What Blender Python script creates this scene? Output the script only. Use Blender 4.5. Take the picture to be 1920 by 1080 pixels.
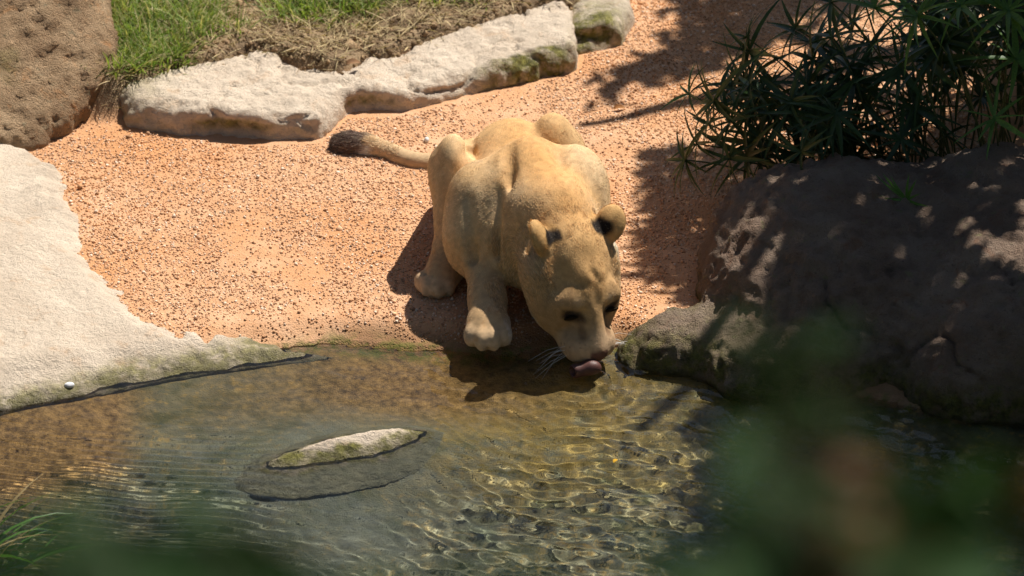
import bpy, math, random
import numpy as np
from mathutils import Vector, Matrix, Euler

random.seed(7)
RNG = np.random.default_rng(7)
scene = bpy.context.scene
COL = scene.collection
for o in list(bpy.data.objects):
    bpy.data.objects.remove(o)

# ------------------------------------------------------------------ camera
PITCH = math.radians(28.0)
DIST = 10.0
KPX = 7300.0                       # focal length in pixels of the 1920-wide photograph
CAM = np.array([0.0, -DIST * math.cos(PITCH), DIST * math.sin(PITCH)])
cam_data = bpy.data.cameras.new('camera')
cam = bpy.data.objects.new('camera', cam_data)
COL.objects.link(cam)
cam.location = CAM
cam.rotation_euler = (math.pi / 2 - PITCH, 0, 0)
cam_data.sensor_width = 36.0
cam_data.lens = KPX / 1920 * 36.0
cam_data.clip_start = 0.05
cam_data.clip_end = 400
cam_data.dof.use_dof = True
cam_data.dof.focus_distance = 9.78
cam_data.dof.aperture_fstop = 4.8
scene.camera = cam

# ------------------------------------------------------------------ sky and sun
SUN_TRAVEL = np.array([-0.40, -0.47, -1.0])
SUN_TRAVEL /= np.linalg.norm(SUN_TRAVEL)
SUN_EL = math.asin(-SUN_TRAVEL[2])
world = bpy.data.worlds.new('World')
scene.world = world
world.use_nodes = True
wn = world.node_tree
wn.nodes.clear()
w_out = wn.nodes.new('ShaderNodeOutputWorld')
w_bg = wn.nodes.new('ShaderNodeBackground')
w_sky = wn.nodes.new('ShaderNodeTexSky')
w_sky.sky_type = 'NISHITA'
w_sky.sun_disc = False
w_sky.sun_elevation = SUN_EL
w_sky.sun_rotation = math.atan2(-SUN_TRAVEL[0], -SUN_TRAVEL[1])
w_sky.air_density = 1.0
w_sky.dust_density = 1.0
w_bg.inputs['Strength'].default_value = 0.05
wn.links.new(w_sky.outputs[0], w_bg.inputs['Color'])
wn.links.new(w_bg.outputs[0], w_out.inputs['Surface'])
sun_data = bpy.data.lights.new('sun', 'SUN')
sun_data.energy = 5.0
sun_data.angle = math.radians(0.53)
sun_data.color = (1.0, 0.95, 0.87)
sun = bpy.data.objects.new('sun', sun_data)
COL.objects.link(sun)
sun.location = (4, 4, 8)
sun.rotation_euler = Vector(SUN_TRAVEL).to_track_quat('-Z', 'Y').to_euler()

scene.view_settings.view_transform = 'Standard'
scene.view_settings.look = 'None'
scene.view_settings.exposure = 0.40
scene.view_settings.gamma = 1.0
scene.render.engine = 'CYCLES'
cy = scene.cycles
cy.use_denoising = True
cy.use_adaptive_sampling = True
cy.adaptive_threshold = 0.02
cy.max_bounces = 8
cy.diffuse_bounces = 3
cy.glossy_bounces = 3
cy.transmission_bounces = 6
cy.transparent_max_bounces = 12
cy.sample_clamp_indirect = 4.0

# ------------------------------------------------------------------ helpers
def pix(P):
    """world points -> pixels of the 1920x1080 photograph"""
    P = np.atleast_2d(np.asarray(P, float))
    r = P - CAM
    d = r[:, 1] * math.cos(PITCH) - r[:, 2] * math.sin(PITCH)
    u = r[:, 1] * math.sin(PITCH) + r[:, 2] * math.cos(PITCH)
    return np.stack([960 + KPX * r[:, 0] / d, 540 - KPX * u / d], 1)

def at(px, py, z=0.0):
    """the point at height z seen at a pixel"""
    a = (px - 960) / KPX
    b = (540 - py) / KPX
    dy = math.cos(PITCH) + b * math.sin(PITCH)
    dz = -math.sin(PITCH) + b * math.cos(PITCH)
    t = (z - CAM[2]) / dz
    return np.array([a * t, CAM[1] + dy * t, z])

def at_y(px, py, y):
    """the point at world depth y seen at a pixel"""
    a = (px - 960) / KPX
    b = (540 - py) / KPX
    dy = math.cos(PITCH) + b * math.sin(PITCH)
    dz = -math.sin(PITCH) + b * math.cos(PITCH)
    t = (y - CAM[1]) / dy
    return np.array([a * t, y, CAM[2] + dz * t])

def nrm(v):
    v = np.asarray(v, float)
    return v / (np.linalg.norm(v, axis=-1, keepdims=True) + 1e-12)

def _hash(ix, iy, iz, seed):
    h = (ix * 374761393 + iy * 668265263 + iz * 1274126177 + seed * 362437) & 0xFFFFFFFF
    h = ((h ^ (h >> 13)) * 1274126177) & 0xFFFFFFFF
    h = h ^ (h >> 16)
    return (h & 0xFFFF) / 32767.5 - 1.0

def vnoise(P, seed=0):
    """smooth 3-D value noise, -1..1"""
    F = np.floor(P)
    f = P - F
    I = F.astype(np.int64)
    f = f * f * f * (f * (f * 6 - 15) + 10)
    out = 0
    for dx in (0, 1):
        wx = f[:, 0] if dx else 1 - f[:, 0]
        for dy in (0, 1):
            wy = f[:, 1] if dy else 1 - f[:, 1]
            for dz in (0, 1):
                wz = f[:, 2] if dz else 1 - f[:, 2]
                out = out + wx * wy * wz * _hash(I[:, 0] + dx, I[:, 1] + dy, I[:, 2] + dz, seed)
    return out

def fbm(P, scale=1.0, octaves=4, seed=0, gain=0.5, ridged=False):
    P = np.asarray(P, float) * scale
    if P.shape[1] == 2:
        P = np.concatenate([P, np.zeros((len(P), 1))], 1)
    a, out, tot = 1.0, 0.0, 0.0
    for i in range(octaves):
        n = vnoise(P + 17.3 * i, seed + i * 101)
        if ridged:
            n = 1 - 2 * np.abs(n)
        out = out + a * n
        tot += a
        a *= gain
        P = P * 2.03
    return out / tot

def sstep(a, b, x):
    t = np.clip((x - a) / (b - a), 0, 1)
    return t * t * (3 - 2 * t)

def smin(a, b, k):
    h = np.maximum(k - np.abs(a - b), 0) / k
    return np.minimum(a, b) - h * h * k * 0.25

class Field:
    """signed distance field put together from blended primitives"""
    def __init__(self):
        self.prims = []
    def ell(self, c, r, k=0.03, rot=None, op='add', tag=None):
        c = np.asarray(c, float); r = np.asarray(r, float)
        R = np.eye(3) if rot is None else np.asarray(rot, float)   # rows are the local axes
        def f(P):
            q = (P - c) @ R.T
            k0 = np.sqrt(((q / r) ** 2).sum(-1))
            k1 = np.sqrt(((q / (r * r)) ** 2).sum(-1)) + 1e-9
            return k0 * (k0 - 1) / k1
        m = r.max() + k + 0.03
        self.prims.append((f, c - m, c + m, k, op, tag))
        return self
    def cone(self, a, b, ra, rb, k=0.03, op='add', flat=None, tag=None):
        a = np.asarray(a, float); b = np.asarray(b, float)
        ab = b - a
        L2 = ab @ ab
        def f(P):
            q = P - a
            t = np.clip((q @ ab) / L2, 0, 1)
            d = q - t[..., None] * ab
            return np.sqrt((d * d).sum(-1)) - (ra + (rb - ra) * t)
        m = max(ra, rb) + k + 0.03
        self.prims.append((f, np.minimum(a, b) - m, np.maximum(a, b) + m, k, op, tag))
        return self
    def chain(self, pts, rs, k=0.03, tag=None):
        for i in range(len(pts) - 1):
            self.cone(pts[i], pts[i + 1], rs[i], rs[i + 1], k, tag=tag)
        return self
    def groove(self, pts, w, depth):
        pts = [np.asarray(p, float) for p in pts]
        segs = list(zip(pts[:-1], pts[1:]))
        def f(P):
            d2 = None
            for a, b in segs:
                ab = b - a
                q = P - a
                t = np.clip((q @ ab) / (ab @ ab), 0, 1)
                e = q - t[..., None] * ab
                e = (e * e).sum(-1)
                d2 = e if d2 is None else np.minimum(d2, e)
            return depth * np.exp(-d2 / (w * w))
        A = np.min(pts, 0) - 3 * w
        B = np.max(pts, 0) + 3 * w
        self.prims.append((f, A, B, 0, 'groove', None))
        return self
    @staticmethod
    def _mix(cur, d, k, op):
        if op == 'add':
            return smin(cur, d, k)
        if op == 'sub':
            return -smin(-cur, d, k)
        return cur + d
    def grid(self, lo, hi, h):
        lo = np.asarray(lo, float); hi = np.asarray(hi, float)
        n = np.ceil((hi - lo) / h).astype(int) + 1
        ax = [lo[i] + h * np.arange(n[i]) for i in range(3)]
        G = np.full(n, 1.0, np.float64)
        for f, a, b, k, op, _ in self.prims:
            s = []
            for i in range(3):
                i0 = max(0, int((a[i] - lo[i]) / h)); i1 = min(n[i], int((b[i] - lo[i]) / h) + 2)
                s.append(slice(i0, i1))
            if any(q.stop <= q.start for q in s):
                continue
            P = np.stack(np.meshgrid(ax[0][s[0]], ax[1][s[1]], ax[2][s[2]], indexing='ij'), -1)
            G[tuple(s)] = self._mix(G[tuple(s)], f(P), k, op)
        return G, lo
    def __call__(self, P):
        out = np.full(len(P), 1.0)
        for f, a, b, k, op, _ in self.prims:
            m = np.all((P >= a) & (P <= b), 1)
            if m.any():
                out[m] = self._mix(out[m], f(P[m]), k, op)
        return out
    def grad(self, P, e=0.0015):
        g = np.empty_like(P)
        for i in range(3):
            d = np.zeros(3); d[i] = e
            g[:, i] = (self(P + d) - self(P - d)) / (2 * e)
        return g
    def mesh(self, lo, hi, h, polish=2):
        G, lo = self.grid(lo, hi, h)
        V, Q = surface_nets(G, lo, h)
        for _ in range(polish):
            g = self.grad(V)
            d = self(V)
            n2 = (g * g).sum(1) + 1e-6
            step = g * (d / n2)[:, None]
            L = np.linalg.norm(step, axis=1, keepdims=True)
            step *= np.minimum(1, h * 0.6 / (L + 1e-9))
            V = V - step
        return V, Q

def surface_nets(G, lo, h):
    S = G < 0
    nx, ny, nz = G.shape
    acc = np.zeros((nx - 1, ny - 1, nz - 1, 3), np.float32)
    cnt = np.zeros((nx - 1, ny - 1, nz - 1), np.float32)
    corners = [(i, j, k) for i in (0, 1) for j in (0, 1) for k in (0, 1)]
    def sub(A, c):
        return A[c[0]:c[0] + nx - 1, c[1]:c[1] + ny - 1, c[2]:c[2] + nz - 1]
    for c in corners:
        for axi in range(3):
            if c[axi] == 0:
                c2 = list(c); c2[axi] = 1
                a, b = sub(G, c), sub(G, c2)
                m = (a < 0) != (b < 0)
                if not m.any():
                    continue
                t = a[m] / (a[m] - b[m])
                p = np.tile(np.array(c, np.float32), (len(t), 1))
                p[:, axi] = t
                acc[m] += p
                cnt[m] += 1
    act = cnt > 0
    idx = -np.ones(act.shape, np.int64)
    idx[act] = np.arange(act.sum())
    cells = np.argwhere(act)
    V = lo + h * (cells + acc[act] / cnt[act][:, None])
    quads = []
    for axi in range(3):
        A = [slice(None)] * 3; B = [slice(None)] * 3
        A[axi] = slice(0, -1); B[axi] = slice(1, None)
        a, b = S[tuple(A)], S[tuple(B)]
        e = np.argwhere(a != b)
        u, v = (axi + 1) % 3, (axi + 2) % 3
        ok = (e[:, u] > 0) & (e[:, v] > 0) & (e[:, u] < G.shape[u] - 1) & (e[:, v] < G.shape[v] - 1)
        e = e[ok]
        flip = b[e[:, 0], e[:, 1], e[:, 2]]
        q = []
        for du, dv in ((-1, -1), (0, -1), (0, 0), (-1, 0)):
            c = e.copy()
            c[:, u] += du; c[:, v] += dv
            q.append(idx[c[:, 0], c[:, 1], c[:, 2]])
        q = np.stack(q, 1)
        q[flip] = q[flip][:, ::-1]
        quads.append(q)
    return V, np.concatenate(quads)

def mesh_obj(name, V, F, mat=None, parent=None, smooth=True, cols=None, link=True):
    """one mesh object from arrays; cols: dict of colour / float point attributes"""
    me = bpy.data.meshes.new(name)
    V = np.asarray(V, np.float32)
    if isinstance(F, np.ndarray):
        nf, k = F.shape
        me.vertices.add(len(V)); me.vertices.foreach_set('co', V.ravel())
        me.loops.add(nf * k); me.loops.foreach_set('vertex_index', F.astype(np.int32).ravel())
        me.polygons.add(nf)
        me.polygons.foreach_set('loop_start', np.arange(0, nf * k, k, dtype=np.int32))
    else:
        me.from_pydata([tuple(map(float, v)) for v in V], [], F)
    me.update(calc_edges=True)
    me.validate(verbose=False)
    me.polygons.foreach_set('use_smooth', np.full(len(me.polygons), smooth))
    for kname, arr in (cols or {}).items():
        arr = np.asarray(arr, np.float32)
        if arr.ndim == 1:
            at_ = me.attributes.new(kname, 'FLOAT', 'POINT')
            at_.data.foreach_set('value', arr)
        else:
            at_ = me.attributes.new(kname, 'FLOAT_COLOR', 'POINT')
            c4 = np.ones((len(arr), 4), np.float32); c4[:, :3] = arr[:, :3]
            at_.data.foreach_set('color', c4.ravel())
    if mat:
        me.materials.append(mat)
    o = bpy.data.objects.new(name, me)
    if link:
        COL.objects.link(o)
    if parent is not None:
        o.parent = parent
    return o

def tag(o, label=None, cat=None, group=None, kind=None):
    if label: o['label'] = label
    if cat: o['category'] = cat
    if group: o['group'] = group
    if kind: o['kind'] = kind
    return o

def empty(name, loc):
    o = bpy.data.objects.new(name, None)
    o.empty_display_size = 0.1
    o.location = loc
    COL.objects.link(o)
    return o

class Mat:
    """small wrapper round a node material"""
    def __init__(self, name, rough=0.9, spec=0.3):
        self.m = bpy.data.materials.new(name)
        self.m.use_nodes = True
        self.nt = self.m.node_tree
        self.b = self.nt.nodes['Principled BSDF']
        self.out = self.nt.nodes['Material Output']
        self.b.inputs['Roughness'].default_value = rough
        self.b.inputs['Specular IOR Level'].default_value = spec
        self._pos = None
    def n(self, t, **kw):
        nd = self.nt.nodes.new(t)
        for k, v in kw.items():
            setattr(nd, k, v)
        return nd
    def l(self, a, b):
        self.nt.links.new(a, b)
    def val(self, sock, v):
        if hasattr(v, 'node'):
            self.l(v, sock)
        else:
            if sock.type == 'RGBA' and len(v) == 3:
                v = (*v, 1)
            sock.default_value = v
    def pos(self):
        if self._pos is None:
            self._pos = self.n('ShaderNodeTexCoord').outputs['Object']
        return self._pos
    def noise(self, scale, detail=4, rough=0.55, dist=0.0, vec=None, out='Fac'):
        nd = self.n('ShaderNodeTexNoise')
        nd.inputs['Scale'].default_value = scale
        nd.inputs['Detail'].default_value = detail
        nd.inputs['Roughness'].default_value = rough
        nd.inputs['Distortion'].default_value = dist
        self.l(vec if vec is not None else self.pos(), nd.inputs['Vector'])
        return nd.outputs[out]
    def voro(self, scale, feature='F1', vec=None, out='Distance', rnd=1.0):
        nd = self.n('ShaderNodeTexVoronoi', feature=feature)
        nd.inputs['Scale'].default_value = scale
        nd.inputs['Randomness'].default_value = rnd
        self.l(vec if vec is not None else self.pos(), nd.inputs['Vector'])
        return nd.outputs[out]
    def ramp(self, fac, stops, interp='LINEAR'):
        nd = self.n('ShaderNodeValToRGB')
        nd.color_ramp.interpolation = interp
        el = nd.color_ramp.elements
        while len(el) < len(stops):
            el.new(0.5)
        for e, (p, c) in zip(el, stops):
            e.position = p
            e.color = (*c, 1) if len(c) == 3 else c
        self.l(fac, nd.inputs['Fac'])
        return nd.outputs['Color']
    def rng(self, v, a, b, c=0.0, d=1.0):
        nd = self.n('ShaderNodeMapRange')
        nd.inputs['From Min'].default_value = a
        nd.inputs['From Max'].default_value = b
        nd.inputs['To Min'].default_value = c
        nd.inputs['To Max'].default_value = d
        self.l(v, nd.inputs['Value'])
        return nd.outputs['Result']
    def mix(self, fac, a, b, mode='MIX'):
        nd = self.n('ShaderNodeMix', data_type='RGBA', blend_type=mode)
        self.val(nd.inputs['Factor'], fac)
        self.val(nd.inputs['A'], a)
        self.val(nd.inputs['B'], b)
        return nd.outputs['Result']
    def math(self, op, a, b=0.0, c=0.0):
        nd = self.n('ShaderNodeMath', operation=op)
        for s, v in zip(nd.inputs, (a, b, c)):
            self.val(s, v)
        return nd.outputs[0]
    def attr(self, name, out='Color'):
        nd = self.n('ShaderNodeAttribute', attribute_name=name)
        return nd.outputs[out]
    def bump(self, h, strength=0.5, dist=0.01, normal=None):
        nd = self.n('ShaderNodeBump')
        nd.inputs['Strength'].default_value = strength
        nd.inputs['Distance'].default_value = dist
        self.l(h, nd.inputs['Height'])
        if normal is not None:
            self.l(normal, nd.inputs['Normal'])
        return nd.outputs['Normal']
    def color(self, c):
        self.val(self.b.inputs['Base Color'], c)
    def normal(self, nrm_):
        self.l(nrm_, self.b.inputs['Normal'])

WATER_Z = -0.035
# ------------------------------------------------------------------ terrain shape
BANK_PX = [(-820, 880), (-260, 800), (0, 752), (150, 722), (300, 690), (450, 668), (620, 642), (740, 652), (860, 662), (960, 664), (1060, 655),
           (1160, 645), (1300, 684), (1420, 700), (1640, 748), (1810, 786), (1920, 762), (2200, 760)]
BANK = np.array([at(x, y, WATER_Z) for x, y in BANK_PX])
def bank_y(x):
    return np.interp(x, BANK[:, 0], BANK[:, 1])

LEDGE_FRONT = [at(x, y, .03) for x, y in ((205, 205), (235, 240), (330, 254), (455, 266), (560, 266), (602, 262), (628, 240), (655, 218), (730, 216), (772, 212), (880, 184), (1002, 156), (1084, 136))]
LEDGE_BACK = [at(x, y, .12) for x, y in ((1095, 60), (1085, -20), (1000, -5), (905, 20), (800, 50), (720, 76), (690, 70), (640, 104), (560, 94), (530, 78), (470, 70), (430, 86), (330, 106), (216, 140))]
LEDGE = LEDGE_FRONT + LEDGE_BACK
_lb = np.array(sorted([tuple(p) for p in LEDGE_BACK[1:]]))
def back_line(x):
    return np.interp(x, np.concatenate([[-1.5], _lb[:, 0], [.6, .9]]), np.concatenate([[_lb[0, 1] + .02], _lb[:, 1], [2.7, 3.4]]))

def ground_z(x, y):
    x = np.asarray(x, float); y = np.asarray(y, float)
    P = np.stack([x, y], -1).reshape(-1, 2)
    n1 = fbm(P, 1.6, 3, 21).reshape(x.shape)
    n2 = fbm(P, 7.0, 3, 22).reshape(x.shape)
    d = bank_y(x) - y + .015 * n2                          # > 0 is under water
    land = .004 + .020 * np.clip(y + .3, 0, 3) + .010 * n1 + .006 * n2
    land = land * sstep(0, .10, -d) + (WATER_Z + .006) * (1 - sstep(0, .10, -d))
    # raised bank with the grass behind the pale ledge
    back = sstep(-.12, -.02, y - back_line(x))
    land = land + .085 * back + .02 * back * n2
    bed = WATER_Z - .016 - .045 * sstep(0, .30, d) - .060 * sstep(.25, .7, d) - .05 * sstep(.2, .8, x) * sstep(0, .3, d) + .010 * n2
    bed = bed + .068 * np.exp(-((x + .43) / .42) ** 2 - ((y + .79 - .28 * (x + .43)) / .19) ** 2)     # silt round the low stone
    bed = bed + .55 * sstep(2.4, 3.6, d)                    # near bank, towards the viewer
    far = np.hypot(x, y)
    land = land + .25 * sstep(4, 25, far) * (1 + n1)
    return np.where(d > 0, bed, land)

def axis(lo, hi, step, far, n):
    a = np.arange(lo, hi + step / 2, step)
    g = np.geomspace(step * 2, far, n)
    return np.concatenate([(lo - g)[::-1], a, hi + g])

def grid_mesh(xs, ys, zf):
    X, Y = np.meshgrid(xs, ys, indexing='xy')
    Z = zf(X, Y)
    V = np.stack([X, Y, Z], -1).reshape(-1, 3)
    nx, ny = len(xs), len(ys)
    i = np.arange(nx * ny).reshape(ny, nx)
    Q = np.stack([i[:-1, :-1], i[:-1, 1:], i[1:, 1:], i[1:, :-1]], -1).reshape(-1, 4)
    return V, Q

# ---- gravel ground material: orange decomposed granite on land, silt under water, brown soil under the grass
gv, gq = grid_mesh(axis(-1.6, 1.6, .0125, 70, 34), axis(-1.7, 2.2, .0125, 70, 34), ground_z)
gd = bank_y(gv[:, 0]) - gv[:, 1]
gsoil = sstep(-.12, -.06, gv[:, 1] - back_line(gv[:, 0]) + .04 * fbm(gv[:, :2], 5, 3, 31))
gshal = np.clip(np.exp(-((gv[:, 0] + .25) / .45) ** 2) * sstep(.42, .20, gd) + sstep(-.85, -1.0, gv[:, 0]) * sstep(.55, .35, gd), 0, 1)
gskyrefl = np.exp(-((gv[:, 0] + .45) / .42) ** 2) * sstep(.15, .45, gd)  # where the bed colour is lightened to imitate sky reflected in the water
m_ground = Mat('gravel_ground', .95, .2)
M = m_ground
grain = M.voro(210, out='Distance')
big = M.noise(2.2, 5, .6)
mid = M.noise(16, 4, .6)
sand = M.mix(M.rng(mid, .3, .7), (.55, .295, .150), (.655, .395, .235))
sand = M.mix(M.rng(big, .45, .7), sand, (.56, .27, .115))
wet = M.rng(M.attr('wet', 'Fac'), 0, 1)
silt = M.mix(M.rng(M.noise(9, 6, .65), .35, .65), (.110, .112, .066), (.205, .19, .110))
silt = M.mix(M.rng(M.noise(38, 4, .7), .52, .66), silt, (.34, .245, .085))
silt = M.mix(M.rng(M.noise(5, 3, .6, 1.0), .50, .64), silt, (.075, .085, .036))
shal = M.mix(M.rng(M.noise(45, 5, .7), .35, .68), (.095, .058, .024), (.38, .235, .085))
silt = M.mix(M.math('MULTIPLY', M.attr('pale', 'Fac'), M.rng(M.noise(7, 5, .65), .25, .6)), silt, (.155, .165, .125))  # sky reflection painted into the bed as a greyer, paler tone
silt = M.mix(M.math('MULTIPLY', M.attr('gold', 'Fac'), M.rng(M.noise(20, 4, .7), .35, .6)), silt, (.31, .225, .070))
silt = M.mix(M.attr('shal', 'Fac'), silt, shal)
soil = M.mix(M.rng(M.noise(14, 5, .65), .35, .65), (.13, .085, .050), (.33, .235, .14))
c = M.mix(M.attr('soil', 'Fac'), sand, soil)
c = M.mix(M.math('MULTIPLY', M.attr('damp', 'Fac'), .72), c, (.16, .085, .040))
c = M.mix(wet, c, silt)
c = M.mix(M.math('MULTIPLY', M.attr('algae', 'Fac'), M.rng(M.noise(26, 4, .7), .44, .60)), c, (.125, .130, .028))
M.color(c)
hgt = M.math('ADD', M.math('MULTIPLY', grain, -.6), M.math('MULTIPLY', M.noise(120, 3), .8))
M.normal(M.bump(hgt, .8, .004))
damp = sstep(-.10, -.015, gd + .03 * fbm(gv[:, :2], 9, 3, 33)) * sstep(-.55, -.35, gv[:, 0])
ground = mesh_obj('ground', gv, gq, m_ground.m, cols={'wet': sstep(-.008, .02, gd), 'soil': gsoil, 'shal': gshal, 'damp': damp, 'pale': gskyrefl, 'gold': 1.0 * np.exp(-((gv[:, 0] - .15) / .38) ** 2) * sstep(.0, .15, gd) * sstep(.75, .45, gd), 'algae': np.exp(-((gd - .012) / .035) ** 2)})
tag(ground, kind='structure')

# ------------------------------------------------------------------ rocks
def poly_dist(P, poly):
    """signed distance to a polygon in plan (negative inside)"""
    p = P.reshape(-1, P.shape[-1])[:, :2]
    poly = np.asarray(poly, float)[:, :2]
    d = np.full(len(p), 1e9)
    inside = np.zeros(len(p), bool)
    n = len(poly)
    for i in range(n):
        a, b = poly[i], poly[(i + 1) % n]
        e = b - a
        w = p - a
        t = np.clip((w @ e) / (e @ e), 0, 1)
        q = w - t[:, None] * e
        d = np.minimum(d, (q * q).sum(1))
        c1 = p[:, 1] >= a[1]; c2 = p[:, 1] < b[1]; c3 = e[0] * w[:, 1] > e[1] * w[:, 0]
        inside ^= (c1 & c2 & c3) | (~c1 & ~c2 & ~c3)
    d = np.sqrt(d)
    d[inside] *= -1
    return d.reshape(P.shape[:-1])

def prism(F, poly, top, bottom, rnd, k=.03, slope=0.0, op='add'):
    """rounded block over a plan outline; top is a height or a function of x, y; slope draws the sides in with height"""
    poly = np.asarray(poly, float)
    def f(P):
        z = P[..., 2]
        if P.ndim == 4:                                   # on a grid the plan outline is the same in every layer
            P2 = P[:, :, :1]
            zt = top(P2[..., 0], P2[..., 1]) if callable(top) else top
            d2 = poly_dist(P2, poly) + slope * (z - bottom)
        else:
            zt = top(P[..., 0], P[..., 1]) if callable(top) else top
            d2 = poly_dist(P, poly) + slope * (z - bottom)
        dz = np.maximum(z - zt, bottom - z)
        a, b = d2 + rnd, dz + rnd
        return np.minimum(np.maximum(a, b), 0) + np.sqrt(np.maximum(a, 0) ** 2 + np.maximum(b, 0) ** 2) - rnd
    zmax = 2.5
    lo = np.array([*(poly[:, :2].min(0) - .1), bottom - .1]); hi = np.array([*(poly[:, :2].max(0) + .1), zmax])
    F.prims.append((f, lo, hi, k, op, None))

def rock_mat(name, c1, c2, c3, rough=.92, fine=1.0, lichen=None, relief=.012):
    """two stone tones, a stain tone, moss and wet bands from attributes"""
    M = Mat(name, rough, .25)
    c = M.mix(M.rng(M.noise(6, 6, .62), .32, .68), c1, c2)
    c = M.mix(M.rng(M.noise(15, 5, .7, .6), .56, .72), c, c3)
    c = M.mix(M.rng(M.noise(140, 3, .6), .60, .72, 0, .55), c, tuple(q * .38 for q in c1))
    c = M.mix(M.rng(M.noise(3.1, 6, .7, .8), .56, .66, 0, .45), c, tuple(q * .62 for q in c1))
    if lichen:
        c = M.mix(M.rng(M.noise(28, 4, .7), .60, .68, 0, .6), c, lichen)
    moss = M.mix(M.rng(M.noise(40, 4, .7), .35, .7), (.085, .078, .030), (.30, .275, .070))
    f = M.math('MULTIPLY', M.attr('moss', 'Fac'), M.rng(M.noise(22, 5, .7), .30, .55))
    c = M.mix(f, c, moss)
    c = M.mix(M.math('MULTIPLY', M.attr('wet', 'Fac'), .55), c, (.095, .082, .034))
    c = M.mix(M.attr('sunk', 'Fac'), c, M.mix(M.rng(M.noise(18, 5, .65), .35, .65), (.145, .145, .090), (.240, .225, .140)))
    M.color(c)
    r = M.n('ShaderNodeMapRange'); M.l(M.attr('wet', 'Fac'), r.inputs['Value'])
    r.inputs['To Min'].default_value = rough; r.inputs['To Max'].default_value = .35
    M.l(r.outputs[0], M.b.inputs['Roughness'])
    h = M.math('ADD', M.math('MULTIPLY', M.noise(55, 6, .68), 1.0), M.math('MULTIPLY', M.noise(260, 4, .6), .45 * fine))
    h = M.math('ADD', h, M.math('MULTIPLY', M.rng(M.voro(34, 'F1'), 0, .35), .25))
    M.normal(M.bump(h, 1.0, relief))
    return M.m

def rock(name, F, lo, hi, h, mat, disp, seed, moss=None, wetline=True, cracks=0.0, rough=.25):
    V, Q = F.mesh(np.asarray(lo, float), np.asarray(hi, float), h, polish=1)
    N = vert_normals(V, Q)
    d = disp * (fbm(V, 5, 4, seed) + .30 * fbm(V, 16, 4, seed + 5, .6, ridged=True) - .05)
    if cracks:
        w = fbm(V, 4.5, 3, seed + 9)
        d = d - cracks * np.exp(-(w / .035) ** 2) * sstep(-.1, .3, fbm(V, 2.2, 2, seed + 11))
    d = d + rough * disp * fbm(V, 48, 3, seed + 7, .6)
    V = V + N * d[:, None]
    ms = np.zeros(len(V)) if moss is None else moss(V, N)
    wt = np.zeros(len(V))
    if wetline:
        wob = .012 * fbm(V, 14, 3, seed + 3)
        wt = sstep(.020, .004, V[:, 2] - WATER_Z + wob)
    sunk = sstep(-.008, -.022, V[:, 2] - WATER_Z + .008 * fbm(V, 20, 3, seed + 4))
    return tag(mesh_obj(name, V, Q, mat, cols={'moss': np.clip(ms, 0, 1), 'wet': wt, 'sunk': sunk}), kind='thing')

def vert_normals(V, Q):
    fn = np.cross(V[Q[:, 2]] - V[Q[:, 0]], V[Q[:, 3]] - V[Q[:, 1]])
    N = np.zeros_like(V)
    for k in range(Q.shape[1]):
        np.add.at(N, Q[:, k], fn)
    return nrm(N)

m_pale = rock_mat('pale_stone', (.60, .485, .37), (.75, .625, .49), (.62, .445, .30))
m_brown = rock_mat('brown_stone', (.36, .22, .12), (.72, .50, .30), (.66, .34, .15), lichen=(.30, .27, .17), relief=.028, fine=1.8)
m_grey = rock_mat('grey_brown_stone', (.30, .195, .135), (.46, .345, .26), (.34, .18, .11), lichen=(.34, .32, .15), relief=.035, fine=1.4)

# flat pale slab at the water's edge
SLAB = [at(x, y, .02) for x, y in ((-820, 850), (-300, 780), (0, 735), (160, 705), (320, 672), (470, 650), (560, 640), (622, 630), (600, 620), (540, 617),
        (470, 600), (400, 596), (345, 598), (330, 610), (300, 590), (255, 560), (190, 515), (150, 470), (152, 420), (118, 370), (105, 330),
        (60, 300), (30, 270), (-300, 290), (-720, 360), (-900, 600))]
def slab_top(x, y):
    x = np.asarray(x, float); y = np.asarray(y, float)
    P = np.stack([x, y], -1)
    f2 = P.reshape(-1, 2)
    n = fbm(f2, 6, 4, 43).reshape(x.shape); nf = fbm(f2, 30, 3, 44).reshape(x.shape)
    pd = poly_dist(P, np.array(SLAB)) + .045 * n + .020 * nf
    return np.maximum(ground_z(x, y), WATER_Z + .004) + .016 + .006 * n - .040 * sstep(-.07, .05, pd) + .02 * sstep(-.9, -1.5, x)
SLAB_WIDE = np.array(SLAB)[:, :2].copy()
_c = np.array([-1.25, .0]); _w = np.arange(len(SLAB_WIDE)) > 7
SLAB_WIDE[_w] += nrm(SLAB_WIDE[_w] - _c) * .09
sf = Field()
prism(sf, SLAB_WIDE, slab_top, -.14, .012)
slab = rock('rock_slab', sf, (-2.75, -1.02, -.13), (-.30, 1.05, .14), .009, m_pale, .005, 41,
            moss=lambda V, N: sstep(.6, .1, N[:, 2]) * sstep(.05, .0, V[:, 2]) + .8 * sstep(.004, -.02, V[:, 2]), cracks=.006)
tag(slab, 'flat pale stone slab reaching from the brown boulder to the water', 'rock')

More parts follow.
